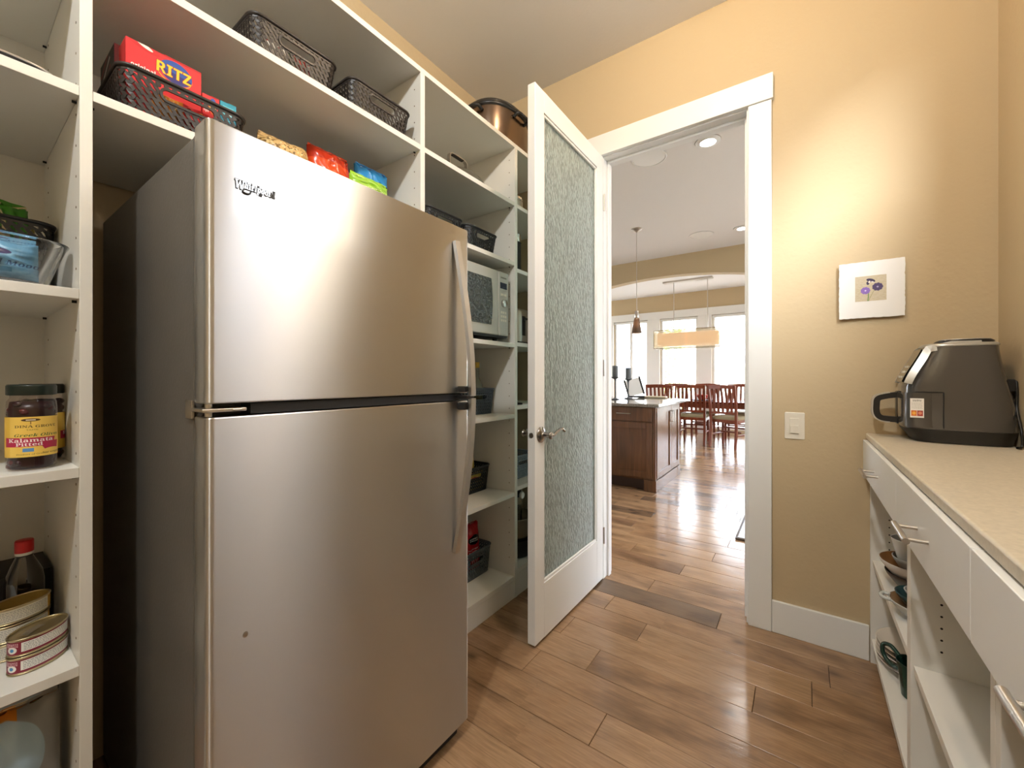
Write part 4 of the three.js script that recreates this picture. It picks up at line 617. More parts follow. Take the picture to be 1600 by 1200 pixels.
{ // olive jars
  const brine = std('brine', 0x2a0e12, 0.35), olive = [0x4a1420, 0x35101c, 0x5a2020, 0x2a1018].map((c, i) => std('olive_' + 'abcd'[i], c, 0.25));
  const label = canvasTex(1024, 512, (c) => {
    c.fillStyle = '#e0b94a'; c.fillRect(0, 0, 1024, 512); const x0 = 512; c.fillStyle = '#e9c45c'; c.fillRect(300, 0, 420, 512);
    c.fillStyle = '#4a3018'; c.beginPath(); c.ellipse(x0 - 70, 40, 60, 18, 0, 0, 7); c.fill(); c.fillStyle = '#efe6c8'; c.fillRect(x0 - 100, 34, 60, 12); c.strokeStyle = '#6a4a20'; c.lineWidth = 5; c.beginPath(); c.moveTo(x0 - 70, 60); c.lineTo(x0 - 70, 95); c.stroke();
    txt(c, 'DINA GROVE', x0 - 30, 122, 'bold 44px serif', '#5a4318'); txt(c, 'TASTE', x0 - 60, 166, '24px serif', '#6a5220'); txt(c, 'Greek Olives', x0 - 20, 235, 'italic bold 50px serif', '#3f5a26');
    c.fillStyle = '#b01e48'; c.beginPath(); c.moveTo(x0 - 260, 262); c.lineTo(x0 + 110, 272); c.lineTo(x0 + 100, 322); c.lineTo(x0 + 150, 326); c.lineTo(x0 + 140, 420); c.quadraticCurveTo(x0 + 60, 400, x0 + 20, 425); c.lineTo(x0, 380); c.lineTo(x0 - 260, 380); c.fill();
    txt(c, 'Kalamata', x0 - 70, 300, 'bold 64px serif', '#f6ecec'); txt(c, 'Pitted', x0 - 80, 352, 'bold 58px serif', '#f6ecec'); c.fillStyle = '#5c93cc'; c.fillRect(x0 - 120, 400, 70, 46); txt(c, 'Product of Greece', x0 - 60, 478, '24px serif', '#5a4318'); txt(c, 'Net weight 800g', x0 + 110, 470, 'italic bold 28px serif', '#5a4318');
    for (let i = 0; i < 7; i++) lines(c, x0 + 190, 40 + i * 26, 60, 1, 10, '#8a5a20', 12); lines(c, x0 + 195, 280, 70, 9, 22, '#a03a24', 12);
  });
  const j = thing('olive_jar', 'tall jar of dark olives with yellow and magenta label, nearest the shelf edge', 'jar', [-1.262, SH.c + 0.001, -0.108], 0.3);
  const r = 0.0338;
  part('glass', lathe([[0, 0], [r - 0.004, 0], [r, 0.006], [r + 0.0004, 0.12], [r - 0.001, 0.135], [r - 0.005, 0.142], [r - 0.005, 0.15]], 48), phy('jar_glass', 0xf2eeee, 0.04, { transmission: 1, thickness: 0, ior: 1.45 }), j);
  part('contents', lathe([[0, 0.003], [r - 0.006, 0.003], [r - 0.003, 0.01], [r - 0.003, 0.118], [r - 0.005, 0.134], [0, 0.136]], 40), brine, j);
  for (let i = 0; i < 30; i++) { const top = i < 18, a = rr(0, 6.28), y = top ? rr(0.105, 0.13) : rr(0.008, 0.022), o = new THREE.SphereGeometry(0.0078, 12, 8).scale(1, 0.85, 1.15); part('olive', o.rotateY(a).translate(Math.cos(a) * (r - 0.0085), y, Math.sin(a) * (r - 0.0085)), olive[i % 4], j); }
  const lg = new THREE.CylinderGeometry(r + 0.0007, r + 0.0007, 0.078, 64, 1, true, Math.PI / 2 - Math.PI, 2 * Math.PI).translate(0, 0.066, 0); // seam at the back
  part('label', lg, std('jar_label', 0xffffff, 0.5, { map: label }), j);
  part('lid', lathe([[0, 0.168], [r - 0.002, 0.168], [r, 0.165], [r, 0.148], [r - 0.002, 0.147]], 44), std('dark_green_lid', 0x14211c, 0.3), j);
  const k = copy(j, [-1.36, SH.c + 0.001, -0.1302], 2.4, 'second tall olive jar standing behind the first, its label turned aside');
}
{ // tins, sauce bottle and black carton
  const front = canvasTex(1024, 128, (c) => { c.fillStyle = '#7e1f36'; c.fillRect(0, 0, 1024, 128); c.fillStyle = '#e6e6e2'; c.fillRect(330, 14, 330, 92); lines(c, 345, 26, 300, 5, 16, '#555a66', 5); c.fillStyle = '#e9e9e6'; c.beginPath(); c.ellipse(262, 80, 40, 34, 0, 0, 7); c.fill(); c.fillStyle = '#4a90c8'; c.beginPath(); c.arc(262, 80, 17, 0, 7); c.fill(); lines(c, 200, 16, 110, 3, 14, '#e9c9ce', 7); c.fillStyle = '#c9c09a'; c.fillRect(690, 14, 60, 92); });
  const back = canvasTex(1024, 128, (c) => { c.fillStyle = '#d9d7cc'; c.fillRect(0, 0, 1024, 128); lines(c, 300, 18, 330, 6, 17, '#6a6f7a', 5); c.fillStyle = '#c9992a'; c.fillRect(640, 0, 110, 128); c.fillStyle = '#2b241a'; c.fillRect(760, 30, 60, 20); for (let i = 0; i < 18; i++) { c.fillStyle = '#33342f'; c.fillRect(205 + i * 5, 22, hash(i, 3, 3) * 3 + 1, 76); } });
  const gold = std('tin_gold', new THREE.Color(0.55, 0.47, 0.30), 0.3, { metalness: 1 });
  function tin(label, tex, pos, turn, group, open) {
    const t = thing('oval_tin', label, 'tin', pos, turn, group), e = (y, k) => Array.from({ length: 64 }, (_, i) => { const a = Math.PI - i / 64 * 2 * Math.PI; return V(0.032 * k * Math.cos(a), y, 0.0475 * k * Math.sin(a)); });
    part('body', loft([e(0.0005, 0.94), e(0.002, 0.985), e(0.0045, 0.985), e(0.0305, 0.985), e(0.033, 0.985)], true, false), gold, t);
    part('label', loft([e(0.005, 0.99), e(0.0300, 0.99)], false, false), std('tin_print', 0xffffff, 0.4, { map: tex, side: THREE.DoubleSide }), t);
    part('rim', tube(e(0.0335, 0.99), 0.0017, 96, 6, true), gold, t); part('rim', tube(e(0.002, 0.975), 0.0015, 96, 6, true), gold, t);
    if (!open) { part('top', loft([e(0.0325, 0.97), e(0.0315, 0.9), e(0.0322, 0.82), e(0.0316, 0.74)], false, true), gold, t); part('pull_tab', [ribbon([V(0.004, 0.0335, 0.03), V(0.0, 0.0345, 0.012), V(0, 0.0345, -0.006)], [V(0, 1, 0), V(0, 1, 0), V(0, 1, 0)], 0.014, 0.001)], M.nickel, t); }
    else part('inside', loft([e(0.0325, 0.965), e(0.008, 0.955), e(0.006, 0.9)], false, true), std('tin_lacquer', new THREE.Color(0.50, 0.38, 0.14), 0.35, { metalness: 0.7, side: THREE.DoubleSide }), t);
    return t;
  }
  const y = SH.b + 0.0008, h = 0.0362;
  const t1 = tin('maroon and white oval tin, lower of the front pair', front, [-1.288, y, -0.119], 0.62, 'oval tins on the left bay shelf');
  copy(t1, [-1.288, y + h, -0.119], 0.64, 'maroon and white oval tin with a ring pull, upper of the front pair', 'oval tins on the left bay shelf');
  const t2 = tin('white oval tin with a barcode at the bottom of the rear stack', back, [-1.372, y, -0.100], 0.5, 'oval tins on the left bay shelf');
  copy(t2, [-1.372, y + h, -0.100], 0.5, 'white oval tin with a barcode in the middle of the rear stack', 'oval tins on the left bay shelf');
  tin('white and yellow oval tin, topmost of the rear stack', back, [-1.372, y + 2 * h, -0.100], 0.42, 'oval tins on the left bay shelf', true);
  bottle('sauce_bottle', 'dark soy sauce bottle with a red cap at the lower left', 'bottle', [[0, 0], [0.029, 0], [0.031, 0.004], [0.031, 0.12], [0.028, 0.14], [0.0135, 0.176], [0.0128, 0.182], [0, 0.182]], phy('soy_glass', 0x100b09, 0.08, { clearcoat: 1 }), std('red_cap', 0xb8141c, 0.35), [[0, 0.214], [0.0135, 0.214], [0.0148, 0.211], [0.0148, 0.187], [0.0125, 0.186]], [-1.452, SH.b + 0.001, -0.113]).add(part('neck_ring', lathe([[0.0128, 0.18], [0.0145, 0.182], [0.0145, 0.186], [0.0128, 0.187]], 24), M.paper, undefined));
  const bk = canvasTex(256, 128, (c) => { c.fillStyle = '#121213'; c.fillRect(0, 0, 256, 128); });
  const bkTop = canvasTex(128, 256, (c) => { c.fillStyle = '#151516'; c.fillRect(0, 0, 128, 256); c.strokeStyle = '#2f6a34'; c.lineWidth = 5; c.beginPath(); c.moveTo(30, 60); c.quadraticCurveTo(70, 90, 100, 70); c.stroke(); for (let i = 0; i < 8; i++) { c.beginPath(); c.moveTo(34 + i * 8, 64 + i * 3); c.lineTo(38 + i * 8, 46 + i * 5); c.stroke(); } });
  carton('black_carton', 'matt black carton with a green sprig behind the soy sauce bottle', 0.19, 0.118, 0.155, bk, 0x141415, bkTop, [-1.583, SH.b + 0.001, -0.066], 0, 0);
  const fz = canvasTex(256, 256, (c) => { c.fillStyle = '#8d8f90'; c.fillRect(0, 0, 256, 256); c.fillStyle = '#c8781e'; c.fillRect(60, 0, 120, 256); c.fillStyle = '#9db4c4'; c.beginPath(); c.ellipse(170, 60, 60, 50, 0.4, 0, 7); c.fill(); c.fillStyle = '#2f5a34'; c.fillRect(0, 0, 70, 110); c.fillStyle = '#b8281e'; c.beginPath(); c.ellipse(90, 130, 70, 50, 0, 0, 7); c.fill(); c.fillStyle = '#e8d9a8'; for (let i = 0; i < 12; i++) { c.beginPath(); c.arc(60 + hash(i, 1, 2) * 130, 90 + hash(i, 2, 2) * 110, 14, 0, 7); c.fill(); } });
  bag('food_bag', 'colourful food bag on the lowest visible left shelf', 'bag', 0.20, 0.345, 0.09, 71, fz, [-1.30, SH.a + 0.001, -0.05], 0, 0, 0.3);
  bag('food_bag', 'crumpled grey bag behind the colourful one on the lowest left shelf', 'bag', 0.12, 0.36, 0.07, 72, canvasTex(64, 64, (c) => { c.fillStyle = '#7e858a'; c.fillRect(0, 0, 64, 64); c.fillStyle = '#50565a'; for (let i = 0; i < 20; i++) c.fillRect(hash(i, 1, 1) * 64, hash(i, 2, 1) * 64, 6, 3); }), [-1.40, SH.a + 0.001, -0.10], 0, 0, 0.3);
}
// ---------------------------------------------------------------- air fryer on the worktop
{
  const y0 = 0.906, t = thing('air_fryer', 'dark grey air fryer with silver trim on the beige worktop', 'air fryer', [0.438, y0, -2.035]);
  const hx = (y) => y < 0.06 ? [lerp(-0.118, -0.145, sstep(0, 0.05, y)), lerp(0.118, 0.13, sstep(0, 0.05, y))] : [y < 0.2 ? -0.147 : lerp(-0.147, -0.085, sstep(0.18, 0.36, y) ** 0.9), lerp(0.13, 0.088, sstep(0.06, 0.34, y))];
  const ring = (y, g = 0, zs = 1) => { const [a, b] = hx(y); return superRing((a + b) / 2, y, 0, (b - a) / 2 + g, (0.098 - 0.012 * sstep(0.2, 0.34, y)) * zs + g, 64, 3.6); };
  const gray = phy('fryer_grey', new THREE.Color(0.06, 0.055, 0.05), 0.14, { clearcoat: 1, clearcoatRoughness: 0.06 }), dark = std('fryer_base', 0x17140f, 0.5);
  part('base', loft([ring(0.001), ring(0.008), ring(0.02), ring(0.035), ring(0.044)]), dark, t);
  part('body', loft([ring(0.0445, -0.001), ring(0.06), ring(0.12), ring(0.19), ring(0.24), ring(0.28), ring(0.31), ring(0.325)]), gray, t);
  const silver = std('silver_trim', new THREE.Color(0.5, 0.49, 0.46), 0.3, { metalness: 0.6 });
  part('top_trim', loft([ring(0.3255, 0.001), ring(0.331, 0.002), ring(0.336, -0.002), ring(0.337, -0.01)]), silver, t);
  part('vent_cover', loft([superRing(0.015, 0.337, 0, 0.066, 0.062, 40, 2.6), superRing(0.015, 0.343, 0, 0.07, 0.066, 40, 2.6), superRing(0.015, 0.349, 0, 0.062, 0.058, 40, 2.6)]), M.black, t); part('vent_ring', tube(superRing(0.015, 0.3485, 0, 0.06, 0.056, 48, 2.6), 0.0026, 80, 6, true), silver, t);
  // slanted control face with its silver sweep, on the left (front) end
  const face = (y) => hx(y)[0];
  const pts = [], ns = []; for (let i = 0; i <= 24; i++) { const y = lerp(0.205, 0.318, i / 24); pts.push(V(face(y) - 0.003, y, 0)); ns.push(V(-0.9, 0.35, 0).normalize()); }
  part('control_face', ribbon(pts, ns, 0.115, 0.006), phy('control_black', 0x0b0b0c, 0.08, { clearcoat: 1 }), t);
  for (let r = 0; r < 3; r++) for (let c = 0; c < 2; c++) { const y = 0.222 + r * 0.018; part('touch_key', bx(face(y) - 0.0076, face(y) - 0.0058, y - 0.005, y + 0.005, -0.03 + c * 0.035, -0.005 + c * 0.035, 0.0005), M.white, t); }
  for (const s of [1, -1]) { const P = [], N = []; for (let i = 0; i <= 30; i++) { const q = i / 30, y = q < 0.7 ? lerp(0.2, 0.318, q / 0.7) : lerp(0.318, 0.331, sstep(0.7, 0.85, q)), x = q < 0.7 ? face(y) + 0.008 : lerp(face(0.318) + 0.008, 0.04, (q - 0.7) / 0.3); P.push(V(x, y, s * (0.0865 - 0.010 * sstep(0.2, 0.33, y)))); N.push(V(-0.25, 0.15, s).normalize()); } part('silver_sweep', ribbon(P, N, 0.021, 0.006), silver, t); }
  // pull-out basket front with groove lines
  const bf = part('basket_front', loft([0.05, 0.09, 0.14, 0.168].map((y) => { const [a] = hx(y); return superRing(a + 0.046, y, 0, 0.05, 0.098, 64, 3.2).map((p) => V(p.x - 0.0028, p.y, p.z * 1.012)); })), gray, t);
  part('groove', [ribbon([V(-0.12, 0.1705, 0.0985), V(-0.09, 0.1705, 0.0988), V(-0.052, 0.1705, 0.0985)], Array(3).fill(V(0, 0, 1)), 0.0028, 0.003), ribbon([V(-0.0515, 0.0505, 0.0985), V(-0.0515, 0.1715, 0.0985)], Array(2).fill(V(0, 0, 1)), 0.0026, 0.003)], M.blackMat, t);
  const H = [[-0.15, 0.158, 0.0], [-0.185, 0.152, 0.0], [-0.207, 0.142, 0.0], [-0.211, 0.12, 0.0], [-0.209, 0.085, 0.0], [-0.198, 0.072, 0.0], [-0.148, 0.066, 0.0]].map((p) => V(...p)), c = new THREE.CatmullRomCurve3(H), hp = c.getPoints(40);
  const out = hp.map((p, i) => { const d = hp[Math.min(i + 1, 40)].clone().sub(hp[Math.max(i - 1, 0)]).normalize(); return V(-d.y, d.x, 0).multiplyScalar(-1); });
  part('handle', [ribbon(hp, out, 0.034, 0.02), bx(-0.155, -0.146, 0.052, 0.172, -0.019, 0.019, 0.004)], M.black, bf);
  part('handle_shell', ribbon(hp.slice(4, 38).map((p, i) => p.clone().addScaledVector(out[i + 4], 0.0108)), out.slice(4, 38), 0.036, 0.004), silver, bf);
  const st = canvasTex(128, 224, (q) => { q.fillStyle = '#ece8e2'; q.fillRect(0, 0, 128, 224); lines(q, 24, 16, 80, 2, 12, '#44423f', 6); lines(q, 14, 50, 100, 6, 13, '#8d8a86', 3); q.fillStyle = '#d8742a'; q.fillRect(10, 140, 52, 64); q.fillStyle = '#a0382c'; q.fillRect(66, 140, 52, 64); q.fillStyle = '#f0b04a'; q.beginPath(); q.arc(36, 172, 18, 0, 7); q.fill(); q.fillStyle = '#d88a70'; q.beginPath(); q.arc(92, 170, 18, 0, 7); q.fill(); });
  const sp = new THREE.PlaneGeometry(0.034, 0.066, 12, 1), pp = sp.attributes.position; sp.rotateY(-0.1); sp.translate(-0.116, 0.116, 0.1012); part('sticker', sp, std('sticker_print', 0xffffff, 0.45, { map: st, side: THREE.DoubleSide }), bf); void pp;
  part('power_cord', [tube([[0.10, 0.2, 0.04], [0.118, 0.21, 0.05], [0.12, 0.19, 0.055], [0.119, 0.12, 0.06], [0.116, 0.05, 0.105], [0.115, 0.006, 0.11], [0.10, 0.0045, 0.13]], 0.0036, 60, 8), bx(0.08, 0.118, 0.175, 0.215, -0.03, 0.06, 0.004)], M.black, t);
}
// ---------------------------------------------------------------- dishes in the base cabinet
{
  const cream = std('cream_glaze', new THREE.Color(0.68, 0.63, 0.56), 0.22), wood = std('wood_bowl', 0x8a6038, 0.4), teal = std('teal_glaze', 0x28464a, 0.2), pale = std('pale_glaze', 0xb9bcb8, 0.22), green = std('green_glaze', 0x1c3a30, 0.16);
  const bowlPts = (r, h, w = 0.004) => [[0, 0], [r * 0.42, 0], [r * 0.45, 0.004], [r * 0.72, h * 0.34], [r * 0.95, h * 0.8], [r, h - 0.001], [r - w * 0.6, h], [r - w, h - 0.002], [r * 0.92 - w, h * 0.78], [r * 0.68 - w, h * 0.36], [r * 0.4, 0.008], [0, 0.007]];
  const S = 0.4085, dish = (name, label, cat, r, h, m, pos, inner) => { const t = thing(name, label, cat, pos); const p = bowlPts(r, h); part('bowl_wall', lathe(inner ? p.slice(0, 7) : p, 48), m, t); if (inner) part('inside', lathe(p.slice(6), 48), inner, t); part('foot', lathe([[r * 0.3, 0.001], [r * 0.34, -0.001], [r * 0.42, -0.001], [r * 0.43, 0.003]], 32), m, t); return t; };
  dish('serving_bowl', 'dark wooden bowl lowest in the rear stack of the base cabinet', 'bowl', 0.092, 0.06, std('dark_wood', 0x3a2c22, 0.4), [0.325, S + 0.001, -1.885]);
  dish('serving_bowl', 'wide cream bowl with a wooden-brown inside in the rear stack', 'bowl', 0.1, 0.066, cream, [0.318, S + 0.033, -1.885], wood);
  dish('small_bowl', 'small pale bowl nested inside the wide cream bowl', 'bowl', 0.062, 0.052, pale, [0.312, S + 0.064, -1.875], std('grey_inside', 0x6a5f58, 0.35));
  const cup = thing('tall_bowl', 'tall conical white bowl topmost of the rear stack', 'bowl', [0.297, S + 0.092, -1.875]); part('bowl_wall', lathe([[0, 0], [0.026, 0], [0.03, 0.004], [0.048, 0.075], [0.05, 0.084], [0.0485, 0.085], [0.046, 0.083], [0.027, 0.008], [0, 0.006]], 44), std('white_glaze', 0xd0d2d0, 0.2), cup); part('inside', lathe([[0.0462, 0.083], [0.0272, 0.0082], [0, 0.0063]], 44), std('brown_inside', 0x6a5744, 0.35), cup);
  dish('handled_bowl', 'white bowl with lug handle at the front of the middle shelf', 'bowl', 0.08, 0.05, pale, [0.296, S + 0.001, -1.675], std('amber_inside', 0x9a7a58, 0.3)).add(part('lug_handle', tube([[-0.072, 0.045, -0.025], [-0.088, 0.046, -0.028], [-0.096, 0.045, -0.012], [-0.092, 0.046, 0.008], [-0.076, 0.045, 0.012]], 0.0055, 24, 8), pale, undefined));
  dish('teal_bowl', 'dark teal bowl sitting inside the handled white bowl', 'bowl', 0.066, 0.05, teal, [0.296, S + 0.025, -1.675]); dish('small_bowl', 'small white dish inside the dark teal bowl', 'bowl', 0.05, 0.035, pale, [0.300, S + 0.049, -1.675]);
  const plate = thing('plate', 'cream dinner plate topmost of the stack in the base cabinet', 'plate', [0.342, 0.098 + 0.062, -1.985]);
  part('plate_body', lathe([[0, 0], [0.07, 0], [0.074, 0.003], [0.1, 0.009], [0.119, 0.019], [0.12, 0.021], [0.117, 0.021], [0.098, 0.0125], [0.073, 0.0075], [0, 0.006]], 56), cream, plate);
  const names = ['cream dinner plate second from the top of the stack', 'cream dinner plate third from the top of the stack', 'cream dinner plate fourth from the top of the stack', 'cream dinner plate at the bottom of the stack'];
  for (let i = 0; i < 4; i++) copy(plate, [0.342 + rr(-0.002, 0.002), 0.098 + 0.047 - i * 0.0155, -1.985 + rr(-0.002, 0.002)], 0, names[i], 'stacked cream plates');
  plate.userData.group = 'stacked cream plates';
  const m = thing('pitcher', 'dark green glazed mug with a big loop handle on the cabinet floor', 'mug', [0.296, 0.0985, -1.805]);
  part('vessel', lathe([[0, 0], [0.03, 0], [0.033, 0.004], [0.038, 0.06], [0.044, 0.1], [0.046, 0.112], [0.0435, 0.112], [0.041, 0.1], [0.035, 0.06], [0.03, 0.008], [0, 0.006]], 48), green, m); part('handle', tube([[-0.026, 0.098, -0.033], [-0.05, 0.118, -0.062], [-0.066, 0.106, -0.082], [-0.066, 0.075, -0.083], [-0.05, 0.056, -0.062], [-0.026, 0.062, -0.03]], 0.0068, 40, 10), green, m);
}
one('dark_block', loft([superRing(0.394, 0.4095, -0.565, 0.135, 0.24, 48, 7), superRing(0.394, 0.43, -0.565, 0.145, 0.25, 48, 7), superRing(0.394, 0.66, -0.565, 0.15, 0.256, 48, 7), superRing(0.394, 0.668, -0.565, 0.154, 0.262, 48, 7), superRing(0.394, 0.69, -0.565, 0.154, 0.262, 48, 7)]), std('block_grey', 0x5a5049, 0.6), 'dark grey plain bin on the open shelf of the nearest white cabinet', 'bin');  // plain dark grey block filling the shelf opening

// ---------------------------------------------------------------- kitchen: island, worktops, lamps
const granTex = dataTex(256, 256, (u, v, x, y) => { const n = fbm(u * 48, v * 48, 101, 3, 48, 48), s = hash(x >> 1, y >> 1, 7); const b = s > 0.93 ? 176 : s < 0.1 ? 56 : 92 + 70 * n; return [b * 1.0, b * 0.97, b * 0.91]; });
const granite = phy('granite', 0xffffff, 0.09, { map: rep(granTex, 3, 3) });
const woodCab = (k) => dataTex(256, 512, (u, v) => { const w = fbm(u * 3, v * 3, 120 + k, 3, 3, 3), g = fbm(u * 40 + w * 3, v * 5, 130 + k, 3, 40, 5), s = 0.86 + 0.3 * (g - 0.5) + 0.35 * (w - 0.5); return [106 * s, 72 * s, 46 * s]; });
const cabWood = std('stained_wood', 0xffffff, 0.22, { map: rep(woodCab(0), 2, 1) });
{
  const t = thing('kitchen_island', 'brown stained wood kitchen island with panelled drawer and doors', 'island', [-1.167, 0, -4.056]), L = -1.25, B = -0.95; // local: x to the left, z away
  part('carcass', bx(L, -0.012, 0.11, 0.835, B, -0.012), cabWood, t);
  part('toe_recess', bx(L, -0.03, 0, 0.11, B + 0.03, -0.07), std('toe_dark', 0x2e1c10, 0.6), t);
  for (const [x0, x1, z0, z1] of [[-0.115, 0.006, -0.12, 0.006], [-0.105, 0.006, B - 0.005, B + 0.11]]) part('foot_block', bx(x0, x1, 0, 0.112, z0, z1, 0.003), cabWood, t);
  part('plinth_board', bx(-0.02, 0.004, 0, 0.108, B + 0.11, -0.12, 0.003), cabWood, t);
  part('corner_post', bx(-0.03, 0, 0.112, 0.835, -0.03, 0, 0.002), cabWood, t); part('corner_post', bx(-0.03, 0, 0.112, 0.835, B, B + 0.03, 0.002), cabWood, t);
  const panelX = (n, x0, x1, y0, y1) => { const f = 0.062, d = part(n, [bx(x0, x0 + f, y0, y1, -0.012, 0.006, 0.002), bx(x1 - f, x1, y0, y1, -0.012, 0.006, 0.002), bx(x0 + f, x1 - f, y1 - f, y1, -0.012, 0.006, 0.002), bx(x0 + f, x1 - f, y0, y0 + f, -0.012, 0.006, 0.002)], cabWood, t); part('centre_panel', bx(x0 + f - 0.004, x1 - f + 0.004, y0 + f - 0.004, y1 - f + 0.004, -0.012, -0.003), cabWood, d); return d; };
  const pull = (o, a, b, dx, dz) => part('handle', [rod(a, b, 0.005, 12), rod(a, [a[0] - dx, a[1], a[2] - dz], 0.0035), rod(b, [b[0] - dx, b[1], b[2] - dz], 0.0035)].map((g) => g), M.nickel, o);
  for (const [x0, x1] of [[-0.605, -0.033], [-1.2, -0.615]]) {
    const d = part('drawer_front', bx(x0, x1, 0.69, 0.83, -0.012, 0.006, 0.003), cabWood, t); pull(d, [(x0 + x1) / 2 - 0.07, 0.765, 0.03], [(x0 + x1) / 2 + 0.07, 0.765, 0.03], 0, 0.024);
    panelX('door', x0, x1, 0.13, 0.68);
  }
  const panelZ = (z0, z1, hz) => { const f = 0.062, y0 = 0.125, y1 = 0.828, d = part('door', [bx(-0.012, 0.006, y0, y1, z0, z0 + f, 0.002), bx(-0.012, 0.006, y0, y1, z1 - f, z1, 0.002), bx(-0.012, 0.006, y1 - f, y1, z0 + f, z1 - f, 0.002), bx(-0.012, 0.006, y0, y0 + f, z0 + f, z1 - f, 0.002)], cabWood, t); part('centre_panel', bx(-0.012, -0.003, y0 + f - 0.004, y1 - f + 0.004, z0 + f - 0.004, z1 - f + 0.004), cabWood, d); pull(d, [0.03, 0.65, hz], [0.03, 0.77, hz], 0.024, 0); };
  panelZ(-0.565, -0.033, -0.53); panelZ(-0.915, -0.572, -0.61);
  one('island_worktop', bx(-2.46, -1.128, 0.8355, 0.868, -5.36, -4.018, 0.008, 2), granite, 'speckled granite worktop on the brown kitchen island', 'worktop');
  const c = thing('wall_cabinet', 'pale painted kitchen cabinet just beyond the doorway with a stone top', 'cabinet', [-1.2, 0, -2.29]);
  part('carcass', bx(-1.4, 0, 0.1, 0.83, -0.60, 0.005, 0.002), M.trim, c); part('toe_kick', bx(-1.4, -0.01, 0, 0.1, -0.54, 0.005), M.trim, c); for (const x of [-1.38, -0.92, -0.46]) part('door', bx(x, x + 0.44, 0.12, 0.82, -0.62, -0.6005, 0.003), M.trim, c);
  part('stone_top', bx(-1.42, 0.025, 0.8305, 0.868, -0.645, 0.005, 0.006), granite, c, 'dark speckled stone top');
}
{
  const candle = (pos, label, h) => { const t = thing('candlestick', label, 'candlestick', pos, 0); part('stick', lathe([[0, 0], [0.05, 0], [0.05, 0.008], [0.016, 0.016], [0.008, 0.03], [0.0065, h * 0.5], [0.008, h - 0.05], [0.012, h - 0.03], [0.044, h - 0.012], [0.046, h], [0, h]], 24), std('iron', 0x3d4144, 0.5), t); part('candle', lathe([[0, h], [0.034, h], [0.034, h + 0.125], [0.028, h + 0.13], [0, h + 0.128]], 24), std('grey_wax', 0x565b5d, 0.6), t); return t; };
  candle([-1.80, 0.869, -4.62], 'tall grey candle on a thin iron stick, left one on the island', 0.27);
  candle([-1.735, 0.869, -4.88], 'tall grey candle on a thin iron stick, right one on the island', 0.25);
  const s = thing('board_stand', 'dark-edged white panel leaning back beyond the candlesticks on the island', 'stand', [-1.72, 0.8775, -5.14], 0.3);
  part('panel', bx(-0.085, 0.085, 0, 0.21, -0.008, 0.008, 0.002).rotateZ(0.28).translate(0, 0.03, 0), M.paper, s); for (const x of [-0.095, 0.095]) part('edge_bar', bx(x - 0.011, x + 0.011, -0.01, 0.225, -0.012, 0.012, 0.004).rotateZ(0.28).translate(0, 0.03, 0), M.blackMat, s); part('foot', bx(-0.1, 0.1, 0, 0.018, -0.06, 0.06, 0.003), M.blackMat, s);
  one('serving_board', bx(-1.74, -1.38, 0.869, 0.893, -5.32, -5.22, 0.01, 2), std('pale_board', 0xb9aa8c, 0.5), 'pale wooden board lying at the far edge of the island', 'board');
}
{ // pendant over the island
  const t = thing('pendant_lamp', 'small amber glass pendant lamp hanging over the island', 'lamp', [-1.61, CEIL, -4.82]);
  part('canopy', lathe([[0, 0], [0.062, 0], [0.06, -0.012], [0.02, -0.03], [0.008, -0.045], [0, -0.045]], 32), M.nickel, t); part('cord', rod([0, -0.04, 0], [0, -1.0, 0], 0.0035), M.nickel, t);
  part('socket', lathe([[0.0, -0.98], [0.02, -0.98], [0.024, -1.03], [0.026, -1.075], [0, -1.075]], 24), M.nickel, t);
  part('shade', lathe([[0.025, -1.06], [0.032, -1.08], [0.045, -1.16], [0.06, -1.245], [0.0575, -1.245], [0.0425, -1.16], [0.029, -1.08]], 40), phy('amber_glass', 0x6e5a48, 0.3, { transmission: 0.55, thickness: 0, side: THREE.DoubleSide }), t);
  part('bulb', new THREE.SphereGeometry(0.02, 20, 14).translate(0, -1.14, 0), std('lit_bulb', 0xffe2b0, 0.4, { emissive: kwarm, emissiveIntensity: 8 }), t);
  const p = new THREE.PointLight(kwarm, 0.6); p.name = 'pendant_bulb'; p.position.set(0, -1.14, 0); p.castShadow = true; t.add(p);
}
